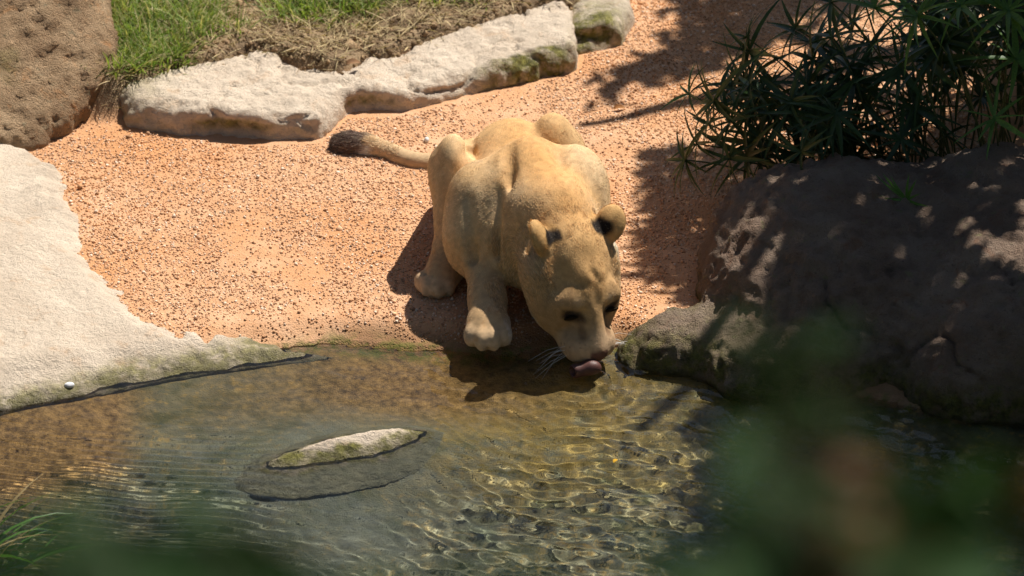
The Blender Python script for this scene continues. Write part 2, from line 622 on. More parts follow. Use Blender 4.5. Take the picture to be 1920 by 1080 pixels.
# long pale ledge between grass and gravel
lf = Field()
prism(lf, LEDGE, lambda x, y: .100 + .022 * np.clip(y - .9, -.1, 1) + .012 * np.sin(5 * x), -.10, .050, slope=.10)
for (px, py, r) in ((690, 203, (.060, .03, .028)), (560, 262, (.12, .030, .028)), (430, 252, (.09, .03, .024)), (775, 208, (.08, .02, .016))):
    lf.ell(at(px, py, .040), r, k=.05, op='sub')
ledge = rock('rock_ledge', lf, (-1.25, .62, -.08), (.32, 2.1, .24), .010, m_pale, .020, 57,
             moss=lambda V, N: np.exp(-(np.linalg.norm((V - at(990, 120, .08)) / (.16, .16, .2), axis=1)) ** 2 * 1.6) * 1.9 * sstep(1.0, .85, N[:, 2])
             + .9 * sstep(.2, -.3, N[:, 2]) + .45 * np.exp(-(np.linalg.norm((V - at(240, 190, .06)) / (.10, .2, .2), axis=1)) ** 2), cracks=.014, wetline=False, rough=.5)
tag(ledge, 'long pale stone ledge between the grass and the gravel', 'rock')
# lumpy end stone of the ledge
ef_ = Field()
prism(ef_, [at(x, y, .03) for x, y in ((1062, 112), (1120, 104), (1176, 92), (1196, 50), (1190, -20), (1165, -80), (1040, -60), (1045, 40))], .115, -.1, .05, slope=.12)
ef_.ell(at(1112, 72, .075), (.060, .030, .016), k=.03, op='sub')
endst = rock('boulder', ef_, (.10, 1.25, -.08), (.42, 2.6, .25), .010, m_pale, .014, 71,
             moss=lambda V, N: np.exp(-(np.linalg.norm((V - at(1110, 55, .09)) / (.12, .15, .2), axis=1)) ** 2) * 1.2, wetline=False)
tag(endst, 'small mossy pale boulder with a hollow at the end of the ledge', 'rock')

# tall brown boulder
bf = Field()
bc = at(60, 285, .03)
def hull(F, planes, k, lo, hi):
    def f(P):
        d = None
        for p, n in planes:
            e = (P - np.asarray(p)) @ nrm(n)
            d = e if d is None else -smin(-d, -e, k)
        return d
    F.prims.append((f, np.asarray(lo, float), np.asarray(hi, float), .02, 'add', None))
c0 = at(70, 285, .03)
hull(bf, [(c0 + (0, -.02, -.02), (.30, -.56, .77)), (at_y(212, 60, 1.15), (.97, .16, .10)), (at_y(175, 215, .98), (.70, -.25, -.62)), (at(60, 300, .0), (.1, -.93, -.12)),
          ((-1.6, 2.6, 1.7), (.1, .2, 1)), ((-2.7, 2, 0), (-1, 0, .2)), ((-1.6, 3.1, 0), (0, 1, .1)), ((-1.6, 2, -.12), (0, 0, -1))], .10, (-2.9, .5, -.2), (-.85, 3.3, 1.95))
tallb = rock('boulder', bf, (-2.8, .55, -.14), (-.90, 3.2, 1.85), .014, m_brown, .026, 83,
             moss=lambda V, N: .5 * sstep(.30, .55, fbm(V, 5, 3, 88)), cracks=.012, rough=.55, wetline=False)
tag(tallb, 'tall rough brown boulder standing beside the grass and the pale ledge', 'rock')

# big shaded boulder on the right with a low toe into the water
rf = Field()
rf.ell((.83, -.06, .00), (.35, .41, .255), k=.10)
rf.ell((.72, .03, .07), (.20, .25, .19), k=.10)
rf.ell((.96, .10, .10), (.30, .26, .18), k=.10)
rf.ell((1.24, -.25, .00), (.36, .41, .255), k=.08)
rf.ell((1.34, .05, .05), (.40, .40, .27), k=.10)
rf.ell((.51, -.27, -.03), (.19, .13, .095), k=.06)
rf.ell((.37, -.30, -.045), (.11, .09, .055), k=.05)
rf.ell((.66, -.36, -.03), (.20, .15, .12), k=.06)
rboul = rock('boulder', rf, (.12, -.85, -.16), (1.85, .62, .46), .011, m_grey, .034, 97,
             moss=lambda V, N: 1.1 * sstep(.10, -.02, V[:, 2] + .03 * fbm(V, 8, 3, 98)) + .7 * sstep(1.05, 1.35, V[:, 0]) * sstep(.24, .0, V[:, 2]), cracks=.022, rough=.4)
tag(rboul, 'large grey brown boulder sloping into the water under the sedge', 'rock')

# low stone breaking the water
wf = Field()
pa, pb = at(488, 884, WATER_Z), at(800, 818, WATER_Z)
ax_ = nrm(pb - pa); sd = np.array([-ax_[1], ax_[0], 0])
mid_w = (pa + pb) / 2 + np.array([-.004, .022, 0])
Lw = np.linalg.norm(pb - pa)
spin = []
for t, w in ((-.70, .0), (-.60, .085), (-.40, .125), (-.12, .150), (.12, .152), (.32, .135), (.52, .105), (.66, .06), (.76, .0)):
    spin.append((t, w))
outl = [mid_w + ax_ * Lw * t + sd * w for t, w in spin] + [mid_w + ax_ * Lw * t - sd * w for t, w in spin[::-1][1:-1]]
prism(wf, outl, .3, -.105, .012, slope=1.40)
wrock = rock('stone', wf, np.minimum(pa, pb) - .20, np.maximum(pa, pb) + .20, .007, m_pale, .011, 113,
             moss=lambda V, N: 1.6 * sstep(.026, .012, V[:, 2] - WATER_Z + .010 * fbm(V, 20, 3, 114)))
tag(wrock, 'narrow pale stone with a green rim breaking the shallow water', 'rock')

# ------------------------------------------------------------------ water
TONGUE_AT = at(1098, 705, WATER_Z)
def water_z(X, Y):
    sh = X.shape
    x, y = X.ravel(), Y.ravel()
    P = np.stack([x, y], 1)
    wx = fbm(P, 3.0, 2, 201) * .05; wy = fbm(P, 3.0, 2, 202) * .05
    z = np.zeros(len(x))
    rs = np.random.default_rng(5)
    for lam, amp, n in ((.15, .0013, 5), (.075, .0009, 8), (.042, .00055, 10), (.024, .00022, 10)):
        for i in range(n):
            th = rs.uniform(0, 2 * math.pi) if i % 4 == 3 else rs.normal(math.radians(82), .55)
            k = 2 * math.pi / (lam * rs.uniform(.8, 1.25))
            z += amp / math.sqrt(n) * 1.4 * np.sin(k * ((x + wx) * math.cos(th) + (y + wy) * math.sin(th)) + rs.uniform(0, 6.28))
    agit = .35 + .9 * sstep(-.35, .15, x) + .25 * fbm(P, 2.5, 2, 203)
    z *= np.clip(agit, .2, 1.3)
    left = sstep(-.35, -.8, x) * sstep(-.55, -.85, y)
    z += left * .0011 * np.sin(2 * math.pi / .032 * (y + .16 * x + .5 * wx) + 3 * fbm(P, 6, 2, 204))
    r = np.hypot(x - TONGUE_AT[0], y - TONGUE_AT[1])
    z += .0016 * np.exp(-r / .16) * np.sin(2 * math.pi * r / .035)
    edge = sstep(1.9, 1.4, np.abs(x)) * sstep(-2.1, -1.6, y)
    return (WATER_Z + z * (edge * .95 + .05)).reshape(sh)
wv, wq = grid_mesh(axis(-1.42, 1.42, .0055, 4.5, 30), np.concatenate([np.linspace(-3.6, -1.56, 60), np.arange(-1.55, -.155, .0055)]), water_z)
m_water = Mat('clear_water', .0, .5)
m_water.b.inputs['Base Color'].default_value = (1, 1, 1, 1)
m_water.b.inputs['Transmission Weight'].default_value = 1.0
m_water.b.inputs['IOR'].default_value = 1.333
m_water.b.inputs['Roughness'].default_value = 0.0
water = mesh_obj('water', wv, wq, m_water.m)
tag(water, kind='structure')
water.cycles.is_caustics_caster = True
sun_data.cycles.is_caustics_light = True
for o in (ground, slab, rboul, wrock):
    o.cycles.is_caustics_receiver = True
# ------------------------------------------------------------------ loose gravel on the sand
def in_poly(P, poly):
    return poly_dist(P, poly) < .004
def build_gravel(count):
    P = np.stack([RNG.uniform(-1.35, 1.35, count), RNG.uniform(-.42, 2.15, count)], 1)
    px = pix(np.concatenate([P, np.zeros((len(P), 1))], 1))
    k = (px[:, 1] > -60) & (px[:, 1] < 700) & (px[:, 0] > -60) & (px[:, 0] < 1980)
    d = bank_y(P[:, 0]) - P[:, 1]
    k &= d < -.03 + .03 * fbm(P, 8, 2, 301)
    k &= P[:, 1] - back_line(P[:, 0]) < -.11
    sp = fbm(P, 3.0, 3, 305)
    k &= RNG.random(len(P)) < np.where(sp < -.22, .35, 1.0)           # barer, finer patches
    P = P[k]
    k = (slab_top(P[:, 0], P[:, 1]) < ground_z(P[:, 0], P[:, 1]) + .002) | (poly_dist(P, SLAB_WIDE) > 0)
    k &= ~in_poly(P, np.array(LEDGE))
    P = P[k]
    n = len(P)
    z = ground_z(P[:, 0], P[:, 1])
    base = np.array([(-1, -1, -1), (1, -1, -1), (1, 1, -1), (-1, 1, -1), (-1, -1, 1), (1, -1, 1), (1, 1, 1), (-1, 1, 1)], float) * .62
    fc = np.array([(0, 3, 2, 1), (4, 5, 6, 7), (0, 1, 5, 4), (1, 2, 6, 5), (2, 3, 7, 6), (3, 0, 4, 7)])
    size = RNG.lognormal(math.log(.0026), .33, n)
    V = base[None] * RNG.uniform(.55, 1.25, (n, 8, 3)) * size[:, None, None]
    V[..., 2] *= .85
    th = RNG.uniform(0, 6.283, n); ph = RNG.normal(0, .6, n)
    c, s_ = np.cos(th)[:, None], np.sin(th)[:, None]
    x, y = V[..., 0] * c - V[..., 1] * s_, V[..., 0] * s_ + V[..., 1] * c
    c, s_ = np.cos(ph)[:, None], np.sin(ph)[:, None]
    zz, x = V[..., 2] * c - x * s_, V[..., 2] * s_ + x * c
    W = np.stack([x + P[:, :1], y + P[:, 1:], zz + z[:, None] + (size * RNG.uniform(-.1, .5, n))[:, None]], -1)
    col = np.tile(np.array([.620, .368, .212]), (n, 1))
    big = fbm(P, 2.2, 3, 309)
    col = lerp_(col, (.585, .285, .125), sstep(.0, .4, big) * .85)
    col = col * RNG.normal(1, .17, (n, 1))
    q = RNG.random(n)
    col[q < .14] = np.array([.80, .62, .47]) * RNG.uniform(.85, 1.1, ((q < .14).sum(), 1))
    col[q > .96] = np.array([.34, .17, .09]) * RNG.uniform(.8, 1.2, ((q > .96).sum(), 1))
    dmp = sstep(-.09, -.03, bank_y(P[:, 0]) - P[:, 1]) * .6
    col = lerp_(col, (.22, .12, .06), dmp)
    F = (fc[None] + 8 * np.arange(n)[:, None, None]).reshape(-1, 4)
    m = Mat('gravel_grains', .9, .25)
    m.color(m.attr('col'))
    o = mesh_obj('gravel', W.reshape(-1, 3), F, m.m, smooth=True, cols={'col': np.repeat(np.clip(col, .02, .9), 8, 0)})
    return tag(o, 'coarse orange gravel scattered over the sandy ground', 'gravel', kind='stuff')
def lerp_(c, d, w):
    return c + (np.asarray(d, float) - c) * np.clip(w, 0, 1)[:, None]
gravel = build_gravel(150000)

# ------------------------------------------------------------------ blades
def blades(P, az, length, width, lean, curl, twist=None, seg=4, up=None):
    """curved tapering leaf strips; all arguments are arrays over the blades"""
    n = len(P)
    t = np.linspace(0, 1, seg + 1)
    d = np.stack([np.cos(az), np.sin(az), np.zeros(n)], 1)
    side = np.stack([-np.sin(az), np.cos(az), np.zeros(n)], 1)
    if twist is not None:
        side = nrm(side * np.cos(twist)[:, None] + np.array([0, 0, 1.0]) * np.sin(twist)[:, None])
    pos = np.zeros((n, seg + 1, 3)); pos[:, 0] = P
    ang = lean.copy()
    for i in range(seg):
        st = d * np.sin(ang)[:, None] + np.array([0, 0, 1.0]) * np.cos(ang)[:, None]
        pos[:, i + 1] = pos[:, i] + st * (length / seg)[:, None]
        ang = ang + curl / seg
    w = np.clip(np.minimum(.45 + 3.2 * t, 1.0) * (1 - t ** 2.2), .04, 1)
    off = side[:, None, :] * (w[None, :] * width[:, None] * .5)[..., None]
    A, B = pos - off, pos + off
    nv = pos[:, :, :].copy()
    nv[..., 2] -= (w[None, :] * width[:, None]) * .18            # slight keel
    V = np.stack([A, nv, B], 2).reshape(n, -1, 3)
    q = []
    for i in range(seg):
        a = 3 * i
        q += [(a, a + 1, a + 4, a + 3), (a + 1, a + 2, a + 5, a + 4)]
    q = np.array(q)
    F = (q[None] + (3 * (seg + 1)) * np.arange(n)[:, None, None]).reshape(-1, 4)
    return V.reshape(-1, 3), F, 3 * (seg + 1)

def leaf_mat(name, trans=.35, rough=.5, spec=.35, attr=True, colr=None):
    M = Mat(name, rough, spec)
    c = M.attr('col') if attr else None
    if colr:
        c = M.mix(M.rng(M.noise(25, 3), .3, .7), colr[0], colr[1])
    M.color(c)
    tr = M.n('ShaderNodeBsdfTranslucent')
    M.l(M.mix(1.0, c, (1.15, 1.25, .55), 'MULTIPLY'), tr.inputs['Color'])
    mx = M.n('ShaderNodeMixShader'); mx.inputs[0].default_value = trans
    M.l(M.b.outputs[0], mx.inputs[1]); M.l(tr.outputs[0], mx.inputs[2])
    M.l(mx.outputs[0], M.out.inputs['Surface'])
    return M.m
m_grass = leaf_mat('grass_blade')
m_straw = leaf_mat('straw', .2, .8, .15)

# grass behind the ledge: green tufts, and dry straw between them
def grass_line(x):
    return back_line(x) - .055
def build_grass():
    nt = 1750
    T = np.stack([RNG.uniform(-1.5, .45, nt * 2), RNG.uniform(1.0, 2.25, nt * 2)], 1)
    thick = fbm(T, 2.6, 3, 321)
    edge = T[:, 1] - grass_line(T[:, 0])
    k = (edge > .015) & (RNG.random(len(T)) < sstep(-.44, -.12, thick + .22 * sstep(.0, .3, edge) - .16))
    T = T[k][:nt]
    per = RNG.integers(14, 34, len(T))
    I = np.repeat(np.arange(len(T)), per)
    n = len(I)
    P2 = T[I] + RNG.normal(0, .022, (n, 2))
    hgt = ground_z(P2[:, 0], P2[:, 1]) - .004
    P = np.concatenate([P2, hgt[:, None]], 1)
    dirt = np.arctan2(P2[:, 1] - T[I][:, 1], P2[:, 0] - T[I][:, 0]) + RNG.normal(0, .8, n)
    ln = RNG.uniform(.035, .10, n) * np.repeat(RNG.uniform(.6, 1.15, len(T)), per)
    V, F, m = blades(P, dirt, ln, RNG.uniform(.003, .0055, n), RNG.uniform(.15, 1.0, n), RNG.uniform(.2, 1.3, n), RNG.normal(0, .5, n), seg=3)
    c = np.tile(np.array([.12, .215, .035]), (n, 1))
    c = lerp_(c, (.33, .39, .11), RNG.random(n))
    q = RNG.random(n)
    c[q < .26] = (.52, .45, .23)
    c *= RNG.normal(1, .14, (n, 1))
    o = mesh_obj('grass', V, F, m_grass, cols={'col': np.repeat(np.clip(c, .01, .9), m, 0)})
    tag(o, 'short green grass growing in tufts behind the pale ledge', 'grass', kind='stuff')
    # straw: dry blades lying about
    n = 17000
    P2 = np.stack([RNG.uniform(-1.35, .4, n), RNG.uniform(.95, 2.4, n)], 1)
    k = P2[:, 1] - grass_line(P2[:, 0]) > -.06 + .06 * RNG.random(n)
    P2 = P2[k]; n = len(P2)
    P = np.concatenate([P2, (ground_z(P2[:, 0], P2[:, 1]) + RNG.uniform(0, .012, n))[:, None]], 1)
    V, F, m = blades(P, RNG.uniform(0, 6.28, n), RNG.uniform(.02, .085, n), RNG.uniform(.0015, .004, n), RNG.uniform(1.0, 1.55, n), RNG.uniform(-.3, .6, n), RNG.normal(0, .6, n), seg=3)
    c = np.array([.52, .41, .235]) * RNG.normal(1, .2, (n, 1))
    dk = RNG.random(n) < .3
    c[dk] = np.array([.22, .15, .085]) * RNG.normal(1, .2, (dk.sum(), 1))
    o2 = mesh_obj('straw', V, F, m_straw, cols={'col': np.repeat(np.clip(c, .01, .9), m, 0)})
    tag(o2, 'dry straw lying on the soil between the grass tufts', 'straw', kind='stuff')
build_grass()
def build_clods(count):
    P = np.stack([RNG.uniform(-1.35, .35, count), RNG.uniform(1.0, 2.2, count)], 1)
    e = P[:, 1] - back_line(P[:, 0])
    k = (e > -.10) & (e < .45)
    P = P[k]; n = len(P)
    z = ground_z(P[:, 0], P[:, 1])
    base = np.array([(-1, 0, 0), (1, 0, 0), (0, -1, 0), (0, 1, 0), (0, 0, -1), (0, 0, 1)], float)
    fc = np.array([(0, 2, 5), (2, 1, 5), (1, 3, 5), (3, 0, 5), (2, 0, 4), (1, 2, 4), (3, 1, 4), (0, 3, 4)])
    size = RNG.lognormal(math.log(.0042), .5, n)
    V = base[None] * RNG.uniform(.6, 1.3, (n, 6, 3)) * size[:, None, None] + np.concatenate([P, z[:, None]], 1)[:, None]
    col = np.array([.27, .18, .105]) * RNG.normal(1, .25, (n, 1))
    m = Mat('soil_clods', .95, .1); m.color(m.attr('col'))
    F = (fc[None] + 6 * np.arange(n)[:, None, None]).reshape(-1, 3)
    o = mesh_obj('soil', V.reshape(-1, 3), F, m.m, cols={'col': np.repeat(np.clip(col, .02, .8), 6, 0)})
    tag(o, 'crumbly brown soil between the grass and the pale ledge', 'soil', kind='stuff')
build_clods(15000)

# ------------------------------------------------------------------ umbrella sedge
m_sedge = leaf_mat('sedge_leaf', .20, .42, .45, attr=False, colr=((.020, .045, .010), (.048, .092, .020)))
m_stem = Mat('sedge_stem', .55, .3); m_stem.color(m_stem.mix(m_stem.noise(14, 2), (.055, .085, .022), (.12, .13, .045)))
m_dry = leaf_mat('dry_sedge', .15, .8, .15, attr=False, colr=((.24, .17, .075), (.40, .31, .16)))

LEAF_MESH = []
for k in range(6):
    rs = np.random.default_rng(900 + k)
    V, F, _ = blades(np.zeros((1, 3)), np.zeros(1), np.array([1.0]), np.array([.085 + .03 * rs.random()]), np.array([1.15 + .25 * rs.random()]), np.array([.35 + .5 * rs.random()]), rs.normal(0, .2, 1), seg=5)
    me = mesh_obj('leaf', V, F, m_sedge, link=False).data
    LEAF_MESH.append(me)
m_sedge_lit = leaf_mat('sedge_lit_leaf', .35, .42, .45, attr=False, colr=((.075, .165, .030), (.13, .25, .05)))  # brighter copy of the sedge leaf: sunlight on the fans put into the colour
LIT_MESH = []
for me in LEAF_MESH:
    me2 = me.copy(); me2.materials[0] = m_sedge_lit; LIT_MESH.append(me2)
def tube(path, r0, r1, sides=5):
    path = np.asarray(path, float)
    tg = nrm(np.gradient(path, axis=0))
    ref = np.array([0, 0, 1.0]) if abs(tg[0][2]) < .9 else np.array([1.0, 0, 0])
    a = nrm(np.cross(tg, ref)); b = np.cross(tg, a)
    r = np.linspace(r0, r1, len(path))
    th = np.arange(sides) * 2 * math.pi / sides
    V = path[:, None] + r[:, None, None] * (np.cos(th)[None, :, None] * a[:, None] + np.sin(th)[None, :, None] * b[:, None])
    n = len(path)
    i = np.arange(n * sides).reshape(n, sides)
    F = np.stack([i[:-1], np.roll(i[:-1], -1, 1), np.roll(i[1:], -1, 1), i[1:]], -1).reshape(-1, 4)
    return V.reshape(-1, 3), F

def stalk_path(base, top, sag=.0, n=8):
    base, top = np.asarray(base, float), np.asarray(top, float)
    t = np.linspace(0, 1, n)[:, None]
    mid = base + (top - base) * np.array([.38, .38, .68]) + np.array([0, 0, sag])
    return (1 - t) ** 2 * base + 2 * t * (1 - t) * mid + t ** 2 * top

def umbel_leaves(top, tdir, nleaf, L, rs, droop=1.0):
    """matrices of the leaves of one umbel"""
    out = []
    zq = Vector(tdir).to_track_quat('Z', 'X').to_matrix().to_4x4()
    a0 = rs.uniform(0, 6.28)
    for i in range(nleaf):
        az = a0 + i * 2 * math.pi / nleaf + rs.normal(0, .18)
        sc = L * rs.uniform(.65, 1.15)
        tilt = rs.normal(0, .22)
        M4 = Matrix.Translation(Vector(top)) @ zq @ Matrix.Rotation(az, 4, 'Z') @ Matrix.Rotation(tilt, 4, 'Y') @ Matrix.Diagonal((sc, sc * rs.uniform(.7, 1.2), sc * droop, 1))
        out.append(M4)
    return out

LEAF_BUDGET = [296]
def sedge_plant(name, label, spots, group=None, dry=0):
    """spots: (base, top, leaf count, leaf length, single leaves?)"""
    base0 = np.asarray(spots[0][0], float)
    root = empty(name, base0)
    tag(root, label, 'plant', group)
    mass_V, mass_F, off = [], [], 0
    sV, sF, soff = [], [], 0
    for i, (b, t, nl, L, single) in enumerate(spots):
        rs = np.random.default_rng(int(abs(t[0]) * 7919 + abs(t[1]) * 104729 + i * 31) % 100000)
        pth = stalk_path(b, t, rs.normal(0, .03))
        V, F = tube(pth, .0032, .0020)
        td = nrm(pth[-1] - pth[-2])
        mats = umbel_leaves(t, td, nl, L, rs)
        if single and LEAF_BUDGET[0] >= nl:
            LEAF_BUDGET[0] -= nl
            st = mesh_obj('stalk', V - base0, F, m_stem.m, root)
            for M4 in mats:
                lo = bpy.data.objects.new('leaf', (LIT_MESH if single == 2 else LEAF_MESH)[rs.integers(6)])
                COL.objects.link(lo)
                lo.parent = st
                lo.matrix_local = Matrix.Translation(-Vector(base0)) @ M4
        else:
            sV.append(V - base0); sF.append(F + soff); soff += len(V)
            for M4 in mats:
                me = LEAF_MESH[rs.integers(6)]
                co = np.empty(len(me.vertices) * 3); me.vertices.foreach_get('co', co)
                co = co.reshape(-1, 3)
                A = np.array(M4)
                mass_V.append(co @ A[:3, :3].T + A[:3, 3] - base0)
                fi = np.empty(len(me.loops), np.int32); me.loops.foreach_get('vertex_index', fi)
                mass_F.append(fi.reshape(-1, 4) + off); off += len(co)
    if mass_V:
        o = mesh_obj('foliage', np.concatenate(mass_V), np.concatenate(mass_F), m_sedge, root); o['kind'] = 'stuff'
        o = mesh_obj('stalks', np.concatenate(sV), np.concatenate(sF), m_stem.m, root); o['kind'] = 'stuff'
    return root

rs = np.random.default_rng(44)
def gz(x, y):
    return float(ground_z(np.array([x]), np.array([y]))[0])
def spot(bx, by, tpx, tpy, ty, nl, L, single=True):
    return ((bx, by, gz(bx, by) - .01), at_y(tpx, tpy, ty), nl, L, single)

# arching stalks seen against the lit gravel: (base x, base y, umbel pixel, umbel depth, leaves, length)
front = [spot(.72, .52, 1292, 176, .45, 9, .13), spot(.76, .50, 1285, 300, .34, 13, .12), spot(.80, .55, 1352, 165, .50, 9, .10),
         spot(.85, .55, 1520, 80, .58, 13, .17), spot(.95, .60, 1600, 158, .52, 15, .18), spot(.84, .50, 1425, 180, .42, 12, .13),
         spot(.86, .45, 1480, 215, .36, 13, .14), spot(.78, .45, 1370, 228, .34, 12, .12), spot(.90, .46, 1540, 190, .42, 13, .15)]
for i in range(17):
    bx, by = rs.uniform(.70, .98), rs.uniform(.40, .66)
    front.append(spot(bx, by, rs.uniform(1300, 1620), rs.uniform(150, 300), by - rs.uniform(.05, .22), int(rs.integers(9, 14)), rs.uniform(.10, .16), i < 5))
sedge_plant('sedge', 'umbrella sedge with drooping fans of leaves leaning over the gravel beside the boulder', front)
mid_ = [spot(.98, .42, 1502, 285, .18, 11, .11), spot(1.0, .44, 1560, 70, .50, 12, .15), spot(1.05, .50, 1400, 70, .62, 10, .13)]
for i in range(42):
    bx, by = rs.uniform(.86, 1.25), rs.uniform(.42, .80)
    tx = bx - rs.uniform(.0, .35); ty = by - rs.uniform(-.05, .25)
    mid_.append(((bx, by, gz(bx, by) - .01), (tx, ty, rs.uniform(.12, .45)), int(rs.integers(9, 15)), rs.uniform(.10, .18), False))
sedge_plant('sedge', 'dense dark umbrella sedge clump rising behind the large boulder', mid_)
rgt = [spot(1.30, .38, 1864, 222, .16, 9, .14, 2), spot(1.25, .42, 1905, 110, .28, 10, .15, 2), spot(1.22, .36, 1700, 375, -.02, 13, .10, 2), spot(1.30, .40, 1720, 30, .30, 13, .16, 2),
       spot(1.32, .42, 1800, 10, .30, 13, .15, 2), spot(1.30, .45, 1890, 20, .26, 12, .15, 2), spot(1.2, .4, 1640, 15, .35, 12, .15, 2)]
for i in range(170):
    bx, by = rs.uniform(1.05, 1.95), rs.uniform(.42, 1.5)
    if by > .75 and bx < 1.32:
        bx += .3
    tx = bx - rs.uniform(-.15, .35); ty = max(by - rs.uniform(-.05, .35), .42)
    rgt.append(((bx, by, gz(bx, by) - .01), (tx, ty, rs.uniform(.20, 1.0)), int(rs.integers(10, 17)), rs.uniform(.13, .20), False))
sedge_plant('sedge', 'tall green umbrella sedge with bright leaf fans above the far end of the large boulder', rgt)
# ------------------------------------------------------------------ lioness
def v3(*a):
    return np.array(a, float)

# head frame: hn points to the nose, ht out of the forehead, hx to the animal's left
VIEW = v3(0, math.cos(PITCH), -math.sin(PITCH))
hn = nrm(v3(0.195, -0.45, -0.87))
_t0 = nrm(-VIEW - (-VIEW @ hn) * hn)
_x0 = nrm(np.cross(hn, _t0)); _x0 = _x0 if _x0[0] > 0 else -_x0
HYAW = math.radians(30)
ht = nrm(math.cos(HYAW) * _t0 + math.sin(HYAW) * _x0)
hx = nrm(math.cos(HYAW) * _x0 - math.sin(HYAW) * _t0)
HEAD = at_y(1092, 450, -0.265) - 0.058 * ht
HS = 1.07
HR = np.stack([hx, hn, ht])
def hp(a, n, t):
    return HEAD + HS * (a * hx + n * hn + t * ht)
def hr(*r):
    return tuple(HS * q for q in r)

EARS = []
LION = Field()
L = LION
# trunk
L.chain([v3(.035, .00, .235), v3(.012, .15, .188), v3(.002, .27, .185), v3(-.015, .43, .120)],
        [.135, .115, .113, .115], k=.06)
L.ell((.04, -.05, .17), (.13, .13, .12), k=.06)                        # chest
L.ell((.050, .025, .318), (.070, .095, .086), k=.035)                         # withers
L.ell((.002, .285, .220), (.108, .135, .108), k=.035)                     # loin
# shoulders
L.ell((-.082, .005, .228), (.088, .110, .122), k=.04)
L.ell((.158, .035, .250), (.092, .125, .130), k=.045)
L.ell((-.095, -.055, .165), (.078, .085, .095), k=.05)
L.ell((.170, -.035, .17), (.078, .085, .095), k=.05)
# neck and throat
L.chain([v3(.040, .02, .285), v3(.095, -.12, .268), hp(0, .01, -.035)], [.105, .100, .088], k=.05)
L.chain([v3(.03, -.09, .185), hp(-.015, .08, -.105)], [.095, .062], k=.05)
# forelegs
for s, el, wr, pw in ((0, v3(-.080, .00, .19), v3(-.063, -.205, .075), v3(-.060, -.282, .042)),
                      (1, v3(.160, .03, .19), v3(.165, -.13, .075), v3(.170, -.205, .040))):
    L.cone(el, wr, .058, .042, k=.03)
    L.cone(wr, pw + v3(0, .012, .008), .045, .047, k=.025)
    L.ell(pw, (.055, .060, .040), k=.02)
    for i, (dx, dy, r) in enumerate(((-.041, -.033, .0215), (-.0145, -.052, .0235), (.0150, -.051, .0235), (.041, -.031, .0215))):
        L.ell(pw + v3(dx, dy, -.010), (r * .92, r * 1.2, r * 1.25), k=.014)
# thighs, knees, shanks and hind feet
L.cone((-.095, .42, .12), (-.158, .19, .265), .095, .052, k=.012)
L.ell((-.152, .160, .268), (.047, .072, .088), k=.02)
L.cone((-.158, .165, .25), (-.150, .185, .09), .054, .045, k=.03)
L.cone((-.160, .125, .23), (-.156, .065, .10), .046, .043, k=.03)
L.cone((-.148, .20, .06), (-.163, .035, .062), .040, .047, k=.03)
L.ell((-.176, -.005, .045), (.048, .060, .044), k=.025, rot=[(.93, -.36, 0), (.36, .93, 0), (0, 0, 1)])
for dx, dy, r in ((-.050, -.005, .021), (-.035, -.031, .023), (-.009, -.043, .023), (.017, -.034, .021)):
    L.ell(v3(-.181, -.015, .030) + v3(dx, dy, 0), (r * .95, r * 1.2, r * 1.25), k=.014)
L.cone((.075, .45, .12), (.108, .325, .250), .095, .060, k=.015)
L.ell((.106, .295, .258), (.062, .075, .093), k=.02)
L.cone((.130, .29, .24), (.16, .26, .07), .064, .045, k=.03)
L.cone((.155, .28, .05), (.205, .10, .045), .040, .046, k=.03)
for dx, dy, r in ((-.03, -.03, .021), (-.004, -.042, .022), (.022, -.04, .022), (.046, -.02, .02)):
    L.ell(v3(.205, .08, .028) + v3(dx, dy, 0), (r * .9, r * 1.2, r * 1.1), k=.010)
# tail
TAIL = [v3(-.02, .52, .11), v3(-.09, .650, .055), v3(-.19, .665, .028), v3(-.275, .685, .028),
        v3(-.335, .735, .030), v3(-.390, .765, .032), v3(-.455, .775, .034)]
def catmull(pts, n=6):
    pts = [np.asarray(p, float) for p in pts]
    P = [2 * pts[0] - pts[1]] + pts + [2 * pts[-1] - pts[-2]]
    out = []
    for i in range(1, len(P) - 2):
        for t in np.arange(n) / n:
            a, b, c, d = P[i - 1:i + 3]
            out.append(.5 * (2 * b + (c - a) * t + (2 * a - 5 * b + 4 * c - d) * t * t + (3 * b - a - 3 * c + d) * t ** 3))
    out.append(pts[-1])
    return np.array(out)
TAILC = catmull(TAIL, 5)
L.chain(list(TAILC), list(np.interp(np.linspace(0, 6, len(TAILC)), range(7), [.05, .034, .025, .0225, .0215, .024, .020])), k=.012)
# head
L.ell(hp(0, .045, .0), hr(.084, .100, .068), k=.03, rot=HR)
L.ell(hp(0, .018, -.045), hr(.098, .085, .066), k=.04, rot=HR)
for s in (-1, 1):
    L.ell(hp(.066 * s, .105, -.030), hr(.050, .088, .062), k=.035, rot=HR)
    L.ell(hp(.082 * s, .055, -.025), hr(.034, .060, .050), k=.03, rot=HR)
    L.ell(hp(.047 * s, .133, .030), hr(.036, .034, .027), k=.032, rot=HR)
    L.cone(hp(.060 * s, .13, -.035), hp(.034 * s, .215, -.028), .045, .036, k=.03)
    L.ell(hp(.034 * s, .238, -.008), hr(.033, .040, .036), k=.022, rot=HR)
L.cone(hp(0, .09, .030), hp(0, .238, .014), .046, .031, k=.03)
L.ell(hp(0, .263, .014), hr(.027, .020, .020), k=.018, rot=HR)
L.chain([hp(0, .08, -.080), hp(0, .225, -.062)], [.058, .032], k=.03)
L.ell(hp(0, .243, -.058), hr(.033, .032, .024), k=.016, rot=HR)
